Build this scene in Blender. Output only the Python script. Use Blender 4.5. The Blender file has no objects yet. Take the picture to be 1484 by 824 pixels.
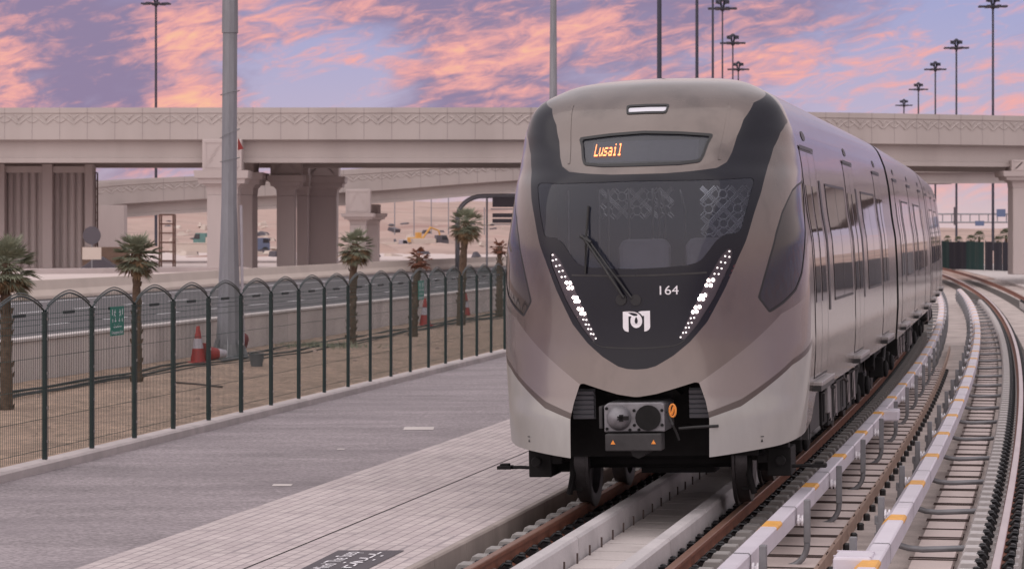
import bpy, math, random
import numpy as np
from mathutils import Matrix, Vector
random.seed(7); np.random.seed(7)
sc = bpy.context.scene
COL = sc.collection
R = math.radians
F, HZ, H = 4000.0, 336.0, 2.562            # focal length and horizon row of the photograph in pixels, eye height

# ------------------------------------------------------------------ objects
def tag(o, label=None, cat=None, group=None, kind=None):
    if label: o['label'] = label
    if cat: o['category'] = cat
    if group: o['group'] = group
    if kind: o['kind'] = kind
    return o
def empty(name, loc=(0, 0, 0), rz=0, parent=None):
    o = bpy.data.objects.new(name, None); COL.objects.link(o)
    o.location = loc; o.rotation_euler = (0, 0, rz); o.empty_display_size = .3
    if parent: o.parent = parent
    return o
def copy_tree(o, parent=None):
    c = o.copy(); COL.objects.link(c); c.parent = parent
    for ch in list(o.children): copy_tree(ch, c)
    return c

class MB:
    def __init__(s): s.v = []; s.f = []; s.uv = None; s.nrm = None
    def add(s, vs, fs):
        b = len(s.v); s.v.extend([tuple(map(float, v)) for v in vs]); s.f.extend([tuple(i + b for i in f) for f in fs]); return b
    def box(s, c, d, rz=0, ry=0, rx=0, taper=1.0):
        hx, hy, hz = d[0]/2, d[1]/2, d[2]/2
        pts = [(-hx,-hy,-hz),(hx,-hy,-hz),(hx,hy,-hz),(-hx,hy,-hz)] + [(x*taper,y*taper,hz) for x,y in ((-hx,-hy),(hx,-hy),(hx,hy),(-hx,hy))]
        M = Matrix.Rotation(rz,3,'Z') @ Matrix.Rotation(ry,3,'Y') @ Matrix.Rotation(rx,3,'X')
        pts = [M @ Vector(p) + Vector(c) for p in pts]
        s.add(pts, [(3,2,1,0),(4,5,6,7),(0,1,5,4),(1,2,6,5),(2,3,7,6),(3,0,4,7)]); return s
    def tube(s, path, r, n=8, cap=True):
        P = [Vector(p) for p in path]; rr = r if hasattr(r, '__len__') else [r]*len(P)
        rings = []; up = Vector((0,0,1))
        for i, p in enumerate(P):
            t = (P[min(i+1,len(P)-1)] - P[max(i-1,0)]).normalized()
            a = t.cross(up)
            if a.length < 1e-3: a = t.cross(Vector((1,0,0)))
            a.normalize(); b = t.cross(a).normalized()
            if i and (a.dot(pa) < 0): a = -a; b = -b
            pa = a
            rings.append([p + (a*math.cos(2*math.pi*k/n) + b*math.sin(2*math.pi*k/n))*rr[i] for k in range(n)])
        vs = [v for q in rings for v in q]
        fs = [(i*n+k, i*n+(k+1)%n, (i+1)*n+(k+1)%n, (i+1)*n+k) for i in range(len(P)-1) for k in range(n)]
        if cap: fs += [tuple(range(n))[::-1], tuple((len(P)-1)*n+k for k in range(n))]
        s.add(vs, fs); return s
    def lathe(s, prof, c=(0,0,0), n=16, axis='Z'):
        vs = []
        for r, z in prof:
            for k in range(n):
                a = 2*math.pi*k/n; p = (r*math.cos(a), r*math.sin(a), z)
                if axis == 'Y': p = (p[0], z, p[1])
                if axis == 'X': p = (z, p[0], p[1])
                vs.append((p[0]+c[0], p[1]+c[1], p[2]+c[2]))
        m = len(prof)
        fs = [(i*n+k, i*n+(k+1)%n, (i+1)*n+(k+1)%n, (i+1)*n+k) for i in range(m-1) for k in range(n)]
        fs += [tuple(range(n))[::-1], tuple((m-1)*n+k for k in range(n))]
        s.add(vs, fs); return s
    def prism(s, pts, d0, d1, axis='Y'):
        n = len(pts)
        mk = {'Y': lambda a,b,d: (a,d,b), 'X': lambda a,b,d: (d,a,b), 'Z': lambda a,b,d: (a,b,d)}[axis]
        vs = [mk(a,b,d0) for a,b in pts] + [mk(a,b,d1) for a,b in pts]
        fs = [tuple(range(n)), tuple(range(2*n-1, n-1, -1))] + [(k,(k+1)%n,n+(k+1)%n,n+k) for k in range(n)]
        s.add(vs, fs); return s
    def grid(s, P, closed=False):
        m, n = len(P), len(P[0])
        fs = [(i*n+k, i*n+(k+1)%n, (i+1)*n+(k+1)%n, (i+1)*n+k) for i in range(m-1) for k in range(n if closed else n-1)]
        s.add([p for r in P for p in r], fs); return s
    def build(s, name, m, parent=None, smooth=False, bevel=0, fix=True):
        me = bpy.data.meshes.new(name); me.from_pydata(s.v, [], s.f)
        if fix:
            import bmesh
            bm = bmesh.new(); bm.from_mesh(me); bmesh.ops.recalc_face_normals(bm, faces=bm.faces); bm.to_mesh(me); bm.free()
        me.materials.append(m)
        if s.uv is not None:
            L = me.uv_layers.new(name='UVMap'); uv = s.uv
            li = np.zeros(len(me.loops), dtype=np.int32); me.loops.foreach_get('vertex_index', li)
            L.data.foreach_set('uv', np.asarray(uv, dtype=np.float32)[li].ravel())
        if smooth:
            me.polygons.foreach_set('use_smooth', [True]*len(me.polygons))
            if smooth != True: me.set_sharp_from_angle(angle=R(smooth))
        if s.nrm is not None:
            me.polygons.foreach_set('use_smooth', [True]*len(me.polygons))
            me.normals_split_custom_set_from_vertices([tuple(n) for n in s.nrm])
        me.update()
        o = bpy.data.objects.new(name, me); COL.objects.link(o)
        if parent: o.parent = parent
        if bevel:
            b = o.modifiers.new('bevel', 'BEVEL'); b.width = bevel; b.segments = 2; b.limit_method = 'ANGLE'
        return o

def text_mesh(txt, size):
    cu = bpy.data.curves.new('t', 'FONT'); cu.body = txt; cu.size = size; o = bpy.data.objects.new('t', cu); COL.objects.link(o)
    me = bpy.data.meshes.new_from_object(o.evaluated_get(bpy.context.evaluated_depsgraph_get())); vs = [tuple(v.co) for v in me.vertices]; fs = [tuple(p.vertices) for p in me.polygons]
    bpy.data.objects.remove(o); bpy.data.meshes.remove(me); return vs, fs

# ------------------------------------------------------------------ materials
def nd(nt, t, **kw):
    n = nt.nodes.new(t)
    for k, v in kw.items():
        if hasattr(n, k) and not isinstance(getattr(n, k, None), bpy.types.bpy_prop_collection): setattr(n, k, v)
    return n
def mat(name, col, rough=.6, metal=0, var=.12, scale=3, bump=0, bscale=40, stretch=(1,1,1), coat=0, stain=0, stain_scale=.6, stain_col=None, uv=False, spec=.5, bstretch=None, fine=0):
    m = bpy.data.materials.new(name); m.use_nodes = True; nt = m.node_tree; ln = nt.links.new
    b = nt.nodes['Principled BSDF']
    b.inputs['Roughness'].default_value = rough; b.inputs['Metallic'].default_value = metal
    b.inputs['Specular IOR Level'].default_value = spec
    b.inputs['Coat Weight'].default_value = coat; b.inputs['Coat Roughness'].default_value = .06
    tc = nd(nt, 'ShaderNodeTexCoord'); mp = nd(nt, 'ShaderNodeMapping'); mp.inputs['Scale'].default_value = stretch
    ln(tc.outputs['UV' if uv else 'Object'], mp.inputs[0])
    c = (col[0], col[1], col[2], 1)
    out = None
    if var:
        nz = nd(nt, 'ShaderNodeTexNoise'); nz.inputs['Scale'].default_value = scale; nz.inputs['Detail'].default_value = 6
        nz.inputs['Roughness'].default_value = .65
        ln(mp.outputs[0], nz.inputs['Vector'])
        rp = nd(nt, 'ShaderNodeValToRGB'); e = rp.color_ramp.elements
        e[0].position = .3; e[1].position = .7
        e[0].color = tuple(x*(1-var) for x in col)+(1,); e[1].color = tuple(min(1, x*(1+var)) for x in col)+(1,)
        ln(nz.outputs[0], rp.inputs[0]); out = rp.outputs[0]
        if fine:
            n3 = nd(nt, 'ShaderNodeTexNoise'); n3.inputs['Scale'].default_value = bscale; n3.inputs['Detail'].default_value = 3
            ln(tc.outputs['UV' if uv else 'Object'], n3.inputs['Vector'])
            mr = nd(nt, 'ShaderNodeMapRange'); mr.inputs[1].default_value=.3; mr.inputs[2].default_value=.7; mr.inputs[3].default_value = 1-fine; mr.inputs[4].default_value = 1+fine
            ln(n3.outputs[0], mr.inputs[0])
            mm = nd(nt, 'ShaderNodeMix', data_type='RGBA', blend_type='MULTIPLY'); mm.inputs[0].default_value = 1
            ln(out, mm.inputs[6]); ln(mr.outputs[0], mm.inputs[7]); out = mm.outputs[2]
        if stain:
            n2 = nd(nt, 'ShaderNodeTexNoise'); n2.inputs['Scale'].default_value = stain_scale; n2.inputs['Detail'].default_value = 8
            ln(mp.outputs[0], n2.inputs['Vector'])
            r2 = nd(nt, 'ShaderNodeValToRGB'); r2.color_ramp.elements[0].position = .5; r2.color_ramp.elements[1].position = .68
            ln(n2.outputs[0], r2.inputs[0])
            mx = nd(nt, 'ShaderNodeMix', data_type='RGBA'); 
            mu = nd(nt, 'ShaderNodeMath', operation='MULTIPLY'); mu.inputs[1].default_value = stain
            ln(r2.outputs[0], mu.inputs[0]); ln(mu.outputs[0], mx.inputs[0])
            ln(out, mx.inputs[6]); mx.inputs[7].default_value = tuple(stain_col or [x*.5 for x in col])+(1,)
            out = mx.outputs[2]
        ln(out, b.inputs['Base Color'])
    else: b.inputs['Base Color'].default_value = c
    if bump:
        nb = nd(nt, 'ShaderNodeTexNoise'); nb.inputs['Scale'].default_value = bscale; nb.inputs['Detail'].default_value = 4
        m2 = nd(nt, 'ShaderNodeMapping'); m2.inputs['Scale'].default_value = bstretch or stretch
        ln(tc.outputs['UV' if uv else 'Object'], m2.inputs[0]); ln(m2.outputs[0], nb.inputs['Vector'])
        bp = nd(nt, 'ShaderNodeBump'); bp.inputs['Strength'].default_value = bump; bp.inputs['Distance'].default_value = .02
        ln(nb.outputs[0], bp.inputs['Height']); ln(bp.outputs[0], b.inputs['Normal'])
        if coat: ln(bp.outputs[0], b.inputs['Coat Normal'])
    return m
def emit(name, col, s):
    m = bpy.data.materials.new(name); m.use_nodes = True; nt = m.node_tree
    b = nt.nodes['Principled BSDF']; b.inputs['Base Color'].default_value = col+(1,)
    b.inputs['Emission Color'].default_value = col+(1,); b.inputs['Emission Strength'].default_value = s
    return m
def glass(name, tint, rough=.01, ior=1.5, film=0.0, filmcol=(.1,.11,.14)):
    m = bpy.data.materials.new(name); m.use_nodes = True; nt = m.node_tree; ln = nt.links.new
    nt.nodes.remove(nt.nodes['Principled BSDF']); out = nt.nodes['Material Output']
    t = nd(nt, 'ShaderNodeBsdfTransparent'); t.inputs[0].default_value = tint+(1,)
    g = nd(nt, 'ShaderNodeBsdfGlossy'); g.inputs['Roughness'].default_value = rough
    fr = nd(nt, 'ShaderNodeFresnel'); fr.inputs[0].default_value = ior
    mx = nd(nt, 'ShaderNodeMixShader'); ln(fr.outputs[0], mx.inputs[0]); ln(t.outputs[0], mx.inputs[1]); ln(g.outputs[0], mx.inputs[2])
    if film:                                   # hazy reflection painted in as a diffuse film on the glass
        df = nd(nt, 'ShaderNodeBsdfDiffuse'); df.inputs[0].default_value = filmcol+(1,)
        m2 = nd(nt, 'ShaderNodeMixShader'); m2.inputs[0].default_value = film
        ln(mx.outputs[0], m2.inputs[1]); ln(df.outputs[0], m2.inputs[2]); mx = m2
    ln(mx.outputs[0], out.inputs[0]); return m

M = {}
PAINT = (.150, .120, .111)
M['paint'] = mat('champagne_paint', PAINT, .24, .5, .09, 1.6, .04, 2.2, (1,1,.5), coat=.6, bstretch=(1.4,1.4,.5), stain=.6, stain_scale=2.6, stain_col=(.082,.065,.062), fine=.05)
M['paint_side'] = mat('champagne_side', (.165,.132,.125), .20, .6, .08, 2.0, .07, 3.0, (1.0,1.3,.25), coat=.32, bstretch=(1,1.6,.12), stain=.25, stain_scale=1.4)
M['paint_lite'] = mat('light_champagne', (.215,.182,.176), .26, .45, .05, 1.5, .03, 2.0, coat=.5, bstretch=(1.4,1.4,.5))
M['skirt'] = mat('pale_skirt', (.335,.325,.312), .32, .2, .10, 1.8, .03, 2.0, (1,1,.45), coat=.4, stain=.4, stain_scale=2.4, stain_col=(.235,.222,.21))
M['stripe'] = mat('brown_stripe', (.072,.052,.047), .4, .2, .05, coat=.3)
M['mask'] = mat('black_mask', (.010,.010,.016), .2, 0, .1, 2, spec=.28)
M['black'] = mat('black_trim', (.012,.012,.014), .45, 0, .1)
M['rubber'] = mat('rubber', (.012,.012,.013), .6, 0, .15)
M['dkglass'] = mat('dark_glass', (.018,.018,.024), .04, 0, 0, spec=.6)
M['sideglass'] = mat('side_glass', (.034,.030,.031), .03, 0, 0, spec=.55, bump=.02, bscale=2, bstretch=(1,1.3,.2))
M['ws'] = glass('windscreen_glass', (.66,.70,.80), .01, 1.5, .065, (.26,.28,.42))
M['dispglass'] = glass('display_glass', (.5,.52,.58), .02, 1.5, .12, (.34,.36,.42))
M['under'] = mat('underframe', (.010,.0095,.010), .75, 0, .4, 5, spec=.25)
M['under_grey'] = mat('underframe_grey', (.045,.043,.045), .65, .1, .3, 4, spec=.3)
M['wheelsteel'] = mat('dark_wheel_steel', (.055,.052,.055), .42, .6, .3, 7)
M['kerbdirt'] = mat('dirty_kerb', (.31,.265,.245), .85, 0, .15, 2, .2, 40, (1,1,.5), stain=.5, stain_scale=1.2)
M['grille'] = mat('grille_grey', (.11,.11,.125), .5, .2, .1)
M['steel'] = mat('worn_steel', (.30,.28,.28), .38, .8, .25, 8)
M['coupler'] = mat('coupler_metal', (.20,.195,.21), .45, .5, .2, 9)
M['cabdark'] = mat('cab_lining', (.055,.057,.075), .7, 0, .2)
M['lattice'] = mat('lattice_screen', (.42,.41,.43), .5, 0, .1)
M['seat'] = mat('seat_cover', (.26,.24,.25), .8, 0, .15)
M['white'] = mat('white_mark', (.78,.76,.80), .5, 0, .05)
M['orange_led'] = emit('amber_dots', (1.0,.27,.09), 2.6)
M['led'] = emit('white_led', (1.0,.88,.82), 14.0)
M['dimled'] = emit('dim_led', (1.0,.93,.92), 1.5)
M['toplamp'] = emit('roof_lamp', (.5,.49,.54), .35)
M['redlens'] = mat('red_lens', (.10,.01,.02), .1, 0, 0, coat=.5)
M['lenshouse'] = mat('lamp_housing', (.06,.05,.06), .25, .4, .1)
M['orange'] = mat('orange_paint', (.72,.25,.04), .5, 0, .1)
M['conc'] = mat('slab_concrete', (.46,.395,.372), .8, 0, .2, 1.6, .25, 60, stain=.65, stain_scale=1.3, stain_col=(.25,.20,.185), fine=.14)
M['conc_lt'] = mat('pale_concrete', (.52,.47,.46), .8, 0, .10, 1.0, .2, 50, stain=.3, stain_scale=1.2, fine=.08)
M['plinth'] = mat('plinth_concrete', (.47,.44,.45), .75, 0, .12, 1.5, .2, 60, stain=.35, stain_scale=1.4, fine=.08)
M['trough'] = mat('trough_cover', (.62,.52,.495), .8, 0, .08, 2, .2, 60, stain=.2, stain_scale=1.3, fine=.06)
M['wall'] = mat('retaining_concrete', (.52,.46,.445), .85, 0, .12, .8, .2, 30, (1,1,.35), stain=.35, stain_scale=.7, fine=.06)
M['bridge'] = mat('bridge_concrete', (.44,.385,.37), .85, 0, .07, .3, .05, 12, (1,1,.22), stain=.3, stain_scale=.5, stain_col=(.34,.29,.275))
M['bridge_dk'] = mat('bridge_joint', (.24,.20,.20), .9, 0, .1)
M['pier'] = mat('pier_concrete', (.47,.405,.395), .85, 0, .07, .5, .05, 12, (1,1,.2), stain=.25, stain_scale=.7, stain_col=(.36,.30,.285))
M['asphalt'] = mat('walkway_asphalt', (.255,.222,.235), .85, 0, .26, .55, .5, 26, (.55,1.5,1), stain=.45, stain_scale=.5, stain_col=(.165,.142,.155), uv=False, fine=.34)
M['road'] = mat('road_asphalt', (.095,.085,.092), .85, 0, .12, .4, fine=.08, bscale=20)
M['rail_rust'] = mat('rail_rust', (.20,.075,.045), .65, .2, .25, 4, .1, 30)
M['rail_top'] = mat('rail_head', (.60,.52,.52), .32, .85, .12, 3, stretch=(1,.2,1))
M['rail_dull'] = mat('rail_head_brown', (.22,.12,.09), .5, .4, .15, 3)
M['block'] = mat('sleeper_concrete', (.47,.44,.44), .8, 0, .12, 6, .15, 40)
M['block_shaded'] = mat('shaded_sleeper', (.27,.255,.25), .85, 0, .2, 6, .15, 40, stain=.4, stain_scale=3)  # darker sleeper copy: shade beside the train put into the colour, with stains
M['clip'] = mat('black_clip', (.012,.012,.014), .35, .1, .3, 20)
M['cover'] = mat('rail_cover_plastic', (.60,.56,.63), .42, 0, .07, 1.5, .06, 8, stain=.3, stain_scale=2.0, stain_col=(.44,.41,.47))
M['band'] = mat('yellow_band', (.72,.36,.07), .55, 0, .12, 10, stain=.3, stain_scale=12)
M['galv'] = mat('galvanised', (.22,.22,.235), .5, .45, .15, 6)
M['rod'] = mat('brown_steel', (.075,.052,.048), .6, .3, .2, 8)
M['edge'] = mat('rusty_edge', (.36,.25,.20), .65, .3, .2, 4)
M['pole'] = mat('lamp_pole_grey', (.235,.235,.26), .5, .35, .18, 1.5, stretch=(3,3,.4), stain=.3, stain_scale=.8)
M['mast'] = mat('dark_mast', (.040,.042,.062), .5, .3, .1)
M['fence'] = mat('fence_green', (.006,.018,.018), .42, 0, .15, 6)
M['wire'] = mat('wire_green', (.010,.036,.031), .5, 0, .1)
M['sign'] = mat('sign_green', (.004,.15,.11), .4, 0, .04)
M['kerb'] = mat('kerb_concrete', (.45,.40,.40), .8, 0, .14, 3, .2, 40, stain=.3)
M['sand'] = mat('sandy_soil', (.29,.205,.155), .95, 0, .3, 1.6, 1.0, 9, stain=.55, stain_scale=.9, stain_col=(.19,.13,.10), fine=.35)
M['apron'] = mat('pale_pavement', (.56,.47,.45), .9, 0, .08, .2, fine=.05, bscale=8)
M['barrier'] = mat('cream_barrier', (.53,.45,.40), .85, 0, .07, .5, stain=.25, stain_scale=.5)
M['desert'] = mat('desert', (.42,.30,.26), .95, 0, .4, .10, stain=.85, stain_scale=.10, stain_col=(.24,.135,.115), stretch=(.6,.3,5))
M['trunk'] = mat('palm_trunk', (.10,.065,.045), .9, 0, .35, 14, .6, 30, (1,1,2.5))
M['leaf'] = mat('palm_leaf', (.21,.22,.155), .6, 0, .4, 4)
M['leaf_dry'] = mat('dry_leaf', (.19,.12,.065), .75, 0, .3, 5)
M['leaf_brown'] = mat('brown_leaf', (.16,.06,.035), .8, 0, .3, 5)
M['cone'] = mat('cone_red', (.27,.022,.020), .5, 0, .1, stain=.2, stain_scale=9)
M['conewhite'] = mat('cone_white', (.36,.33,.37), .5, 0, .1)
M['grey'] = mat('grey_plastic', (.10,.10,.11), .6, 0, .15)
M['signgrey'] = mat('sign_back', (.085,.075,.09), .5, .3, .05)
M['rebar'] = mat('rebar', (.14,.075,.06), .8, .2, .2)
M['hedge'] = mat('green_screen', (.008,.042,.040), .8, 0, .25, .5, stretch=(.6,.6,.15))
M['hedge_dk'] = mat('dark_screen', (.018,.017,.028), .8, 0, .2, .8)
M['gantry'] = mat('gantry_grey', (.30,.30,.33), .5, .4, .1)
M['blue'] = mat('sign_blue', (.11,.15,.27), .5, 0, .05)
M['hose'] = mat('black_hose', (.02,.02,.022), .6, 0, .2)
M['yellow'] = mat('plant_yellow', (.55,.30,.08), .6, 0, .1)
M['teal'] = mat('teal_paint', (.10,.20,.19), .6, 0, .1)
M['darkpaint'] = mat('dark_panel', (.055,.045,.055), .6, 0, .1)

def paving():
    m = bpy.data.materials.new('paver_bricks'); m.use_nodes = True; nt = m.node_tree; ln = nt.links.new
    b = nt.nodes['Principled BSDF']; b.inputs['Roughness'].default_value = .8
    tc = nd(nt, 'ShaderNodeTexCoord'); br = nd(nt, 'ShaderNodeTexBrick')
    br.inputs['Scale'].default_value = 1.0; br.inputs['Brick Width'].default_value = .22; br.inputs['Row Height'].default_value = .11
    br.inputs['Mortar Size'].default_value = .008; br.inputs['Mortar Smooth'].default_value = .3
    br.inputs['Color1'].default_value = (.45,.385,.39,1); br.inputs['Color2'].default_value = (.53,.465,.46,1); br.inputs['Mortar'].default_value = (.26,.22,.23,1)
    ln(tc.outputs['UV'], br.inputs['Vector'])
    # a few open, dark cross joints
    w = nd(nt, 'ShaderNodeTexBrick'); w.inputs['Scale'].default_value = 1; w.inputs['Brick Width'].default_value = .44; w.inputs['Row Height'].default_value = .8
    w.inputs['Mortar Size'].default_value = .018; w.inputs['Color1'].default_value = (0,0,0,1); w.inputs['Color2'].default_value = (0,0,0,1); w.inputs['Mortar'].default_value = (1,1,1,1)
    mp = nd(nt, 'ShaderNodeMapping'); mp.inputs['Rotation'].default_value = (0,0,R(90)); ln(tc.outputs['UV'], mp.inputs[0]); ln(mp.outputs[0], w.inputs['Vector'])
    nz = nd(nt, 'ShaderNodeTexNoise'); nz.inputs['Scale'].default_value = 1.3; nz.inputs['Detail'].default_value = 5; ln(tc.outputs['UV'], nz.inputs['Vector'])
    r2 = nd(nt, 'ShaderNodeValToRGB'); r2.color_ramp.elements[0].position = .46; r2.color_ramp.elements[1].position = .52; ln(nz.outputs[0], r2.inputs[0])
    mu = nd(nt, 'ShaderNodeMath', operation='MULTIPLY'); ln(w.outputs['Color'], mu.inputs[0]); ln(r2.outputs[0], mu.inputs[1])
    mx = nd(nt, 'ShaderNodeMix', data_type='RGBA'); ln(mu.outputs[0], mx.inputs[0]); ln(br.outputs[0], mx.inputs[6]); mx.inputs[7].default_value = (.30,.26,.27,1)
    n2 = nd(nt, 'ShaderNodeTexNoise'); n2.inputs['Scale'].default_value = .7; n2.inputs['Detail'].default_value = 8; ln(tc.outputs['UV'], n2.inputs['Vector'])
    r3 = nd(nt, 'ShaderNodeMapRange'); r3.inputs[1].default_value=.3; r3.inputs[2].default_value=.7; r3.inputs[3].default_value = .86; r3.inputs[4].default_value = 1.1; ln(n2.outputs[0], r3.inputs[0])
    m3 = nd(nt, 'ShaderNodeMix', data_type='RGBA', blend_type='MULTIPLY'); m3.inputs[0].default_value = 1; ln(mx.outputs[2], m3.inputs[6]); ln(r3.outputs[0], m3.inputs[7])
    ln(m3.outputs[2], b.inputs['Base Color'])
    bp = nd(nt, 'ShaderNodeBump'); bp.inputs['Strength'].default_value = .4; bp.inputs['Distance'].default_value = .01; ln(br.outputs['Fac'], bp.inputs['Height']); bp.invert = True
    ln(bp.outputs[0], b.inputs['Normal'])
    return m
M['paver'] = paving()

# ------------------------------------------------------------------ where things stand
PHI0, K0, K1 = .2151, 7.736e-4, -2.047e-6
_t = np.arange(-60, 330.01, .25); _ph = PHI0 - K0*_t - K1*_t**2/2
_i0 = int(np.argmin(abs(_t)))
_tx = np.concatenate([[0], np.cumsum(np.sin((_ph[1:]+_ph[:-1])/2)*.25)]); _ty = np.concatenate([[0], np.cumsum(np.cos((_ph[1:]+_ph[:-1])/2)*.25)])
_tx -= _tx[_i0]; _ty -= _ty[_i0]
def T(t, o, z=0.0):
    x, y, p = np.interp(t, _t, _tx), np.interp(t, _t, _ty), np.interp(t, _t, _ph)
    return Vector((x + o*math.cos(p), y - o*math.sin(p), z))
def Th(t): return float(np.interp(t, _t, _ph))
def at(px, py, Y): return Vector(((px-742)*Y/F, Y, H - (py-HZ)*Y/F))
def gr(px, py, z=0.0):
    Y = F*(H-z)/(py-HZ); return Vector(((px-742)*Y/F, Y, z))
def sweep(prof, t0, t1, step, closed=True, caps=True, uv=False):
    """profile [(offset, z)] carried along the track alignment"""
    mb = MB(); n = max(2, int((t1-t0)/step)+1); ts = np.linspace(t0, t1, n)
    P = [[T(t, o, z) for o, z in prof] for t in ts]
    mb.grid(P, closed)
    if closed and caps:
        m = len(prof); b = (n-1)*m
        mb.f += [tuple(range(m))[::-1], tuple(b+k for k in range(m))]
    if uv:
        acc = [0]
        for a, b in zip(prof, prof[1:]): acc.append(acc[-1]+math.hypot(b[0]-a[0], b[1]-a[1]))
        mb.uv = [(t, a) for t in ts for a in acc]
    return mb
def path_sweep(pts, prof, closed=True):
    """profile [(side, z)] carried along a polyline in plan; side is to the right of travel"""
    mb = MB(); P = []
    for i, p in enumerate(pts):
        a = Vector(pts[max(i-1,0)][:2]); b = Vector(pts[min(i+1,len(pts)-1)][:2]); d = (b-a).normalized(); n = Vector((d.y, -d.x))
        P.append([(p[0]+n.x*s_, p[1]+n.y*s_, (p[2] if len(p) > 2 else 0)+z) for s_, z in prof])
    mb.grid(P, closed)
    if closed:
        m = len(prof); b = (len(pts)-1)*m
        mb.f += [tuple(range(m))[::-1], tuple(b+k for k in range(m))]
    return mb
def hermite(xs, ys):
    xs = np.array(xs, float); ys = np.array(ys, float); dd = np.diff(ys)/np.diff(xs); m = np.zeros(len(xs))
    for i in range(1, len(xs)-1):
        if dd[i-1]*dd[i] > 0: m[i] = 2*dd[i-1]*dd[i]/(dd[i-1]+dd[i])
    m[0] = dd[0]; m[-1] = dd[-1]
    def f(x):
        x = np.clip(np.asarray(x, float), xs[0], xs[-1]); i = np.clip(np.searchsorted(xs, x)-1, 0, len(xs)-2)
        hh = xs[i+1]-xs[i]; t = (x-xs[i])/hh
        return (2*t**3-3*t**2+1)*ys[i]+(t**3-2*t**2+t)*hh*m[i]+(-2*t**3+3*t**2)*ys[i+1]+(t**3-t**2)*hh*m[i+1]
    return f
def smooth_line(pts, n=40):
    p = np.array(pts, float); s = np.concatenate([[0], np.cumsum(np.hypot(*(np.diff(p[:, :2], axis=0).T)))])
    u = np.linspace(0, s[-1], n)
    return [tuple(float(hermite(s, p[:, k])(x)) for k in range(p.shape[1])) for x in u]

# ------------------------------------------------------------------ camera, light, sky
cam = bpy.data.cameras.new('camera'); co = bpy.data.objects.new('camera', cam); COL.objects.link(co); sc.camera = co
co.location = (0, 0, H); co.rotation_euler = (R(90), 0, 0)
cam.sensor_width = 36; cam.lens = 36*F/1484; cam.shift_y = -(412-HZ)/1484; cam.clip_end = 6000; cam.clip_start = .5
cam.dof.use_dof = True; cam.dof.focus_distance = 25.5; cam.dof.aperture_fstop = 6.5
sc.view_settings.view_transform = 'Standard'; sc.view_settings.look = 'None'; sc.view_settings.exposure = 0; sc.view_settings.gamma = 1
sc.cycles.use_denoising = True
sc.cycles.max_bounces = 8; sc.cycles.sample_clamp_indirect = 6

SUN_EL, SUN_AZ = 40, 212           # azimuth clockwise from the view direction
sun = bpy.data.lights.new('sun', 'SUN'); so = bpy.data.objects.new('sun', sun); COL.objects.link(so)
sun.energy = 2.0; sun.angle = R(130); sun.color = (1, .91, .85)
dv = Vector((math.sin(R(SUN_AZ))*math.cos(R(SUN_EL)), math.cos(R(SUN_AZ))*math.cos(R(SUN_EL)), math.sin(R(SUN_EL))))
so.rotation_euler = dv.to_track_quat('Z', 'Y').to_euler(); so.location = (30, -20, 40)

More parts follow.
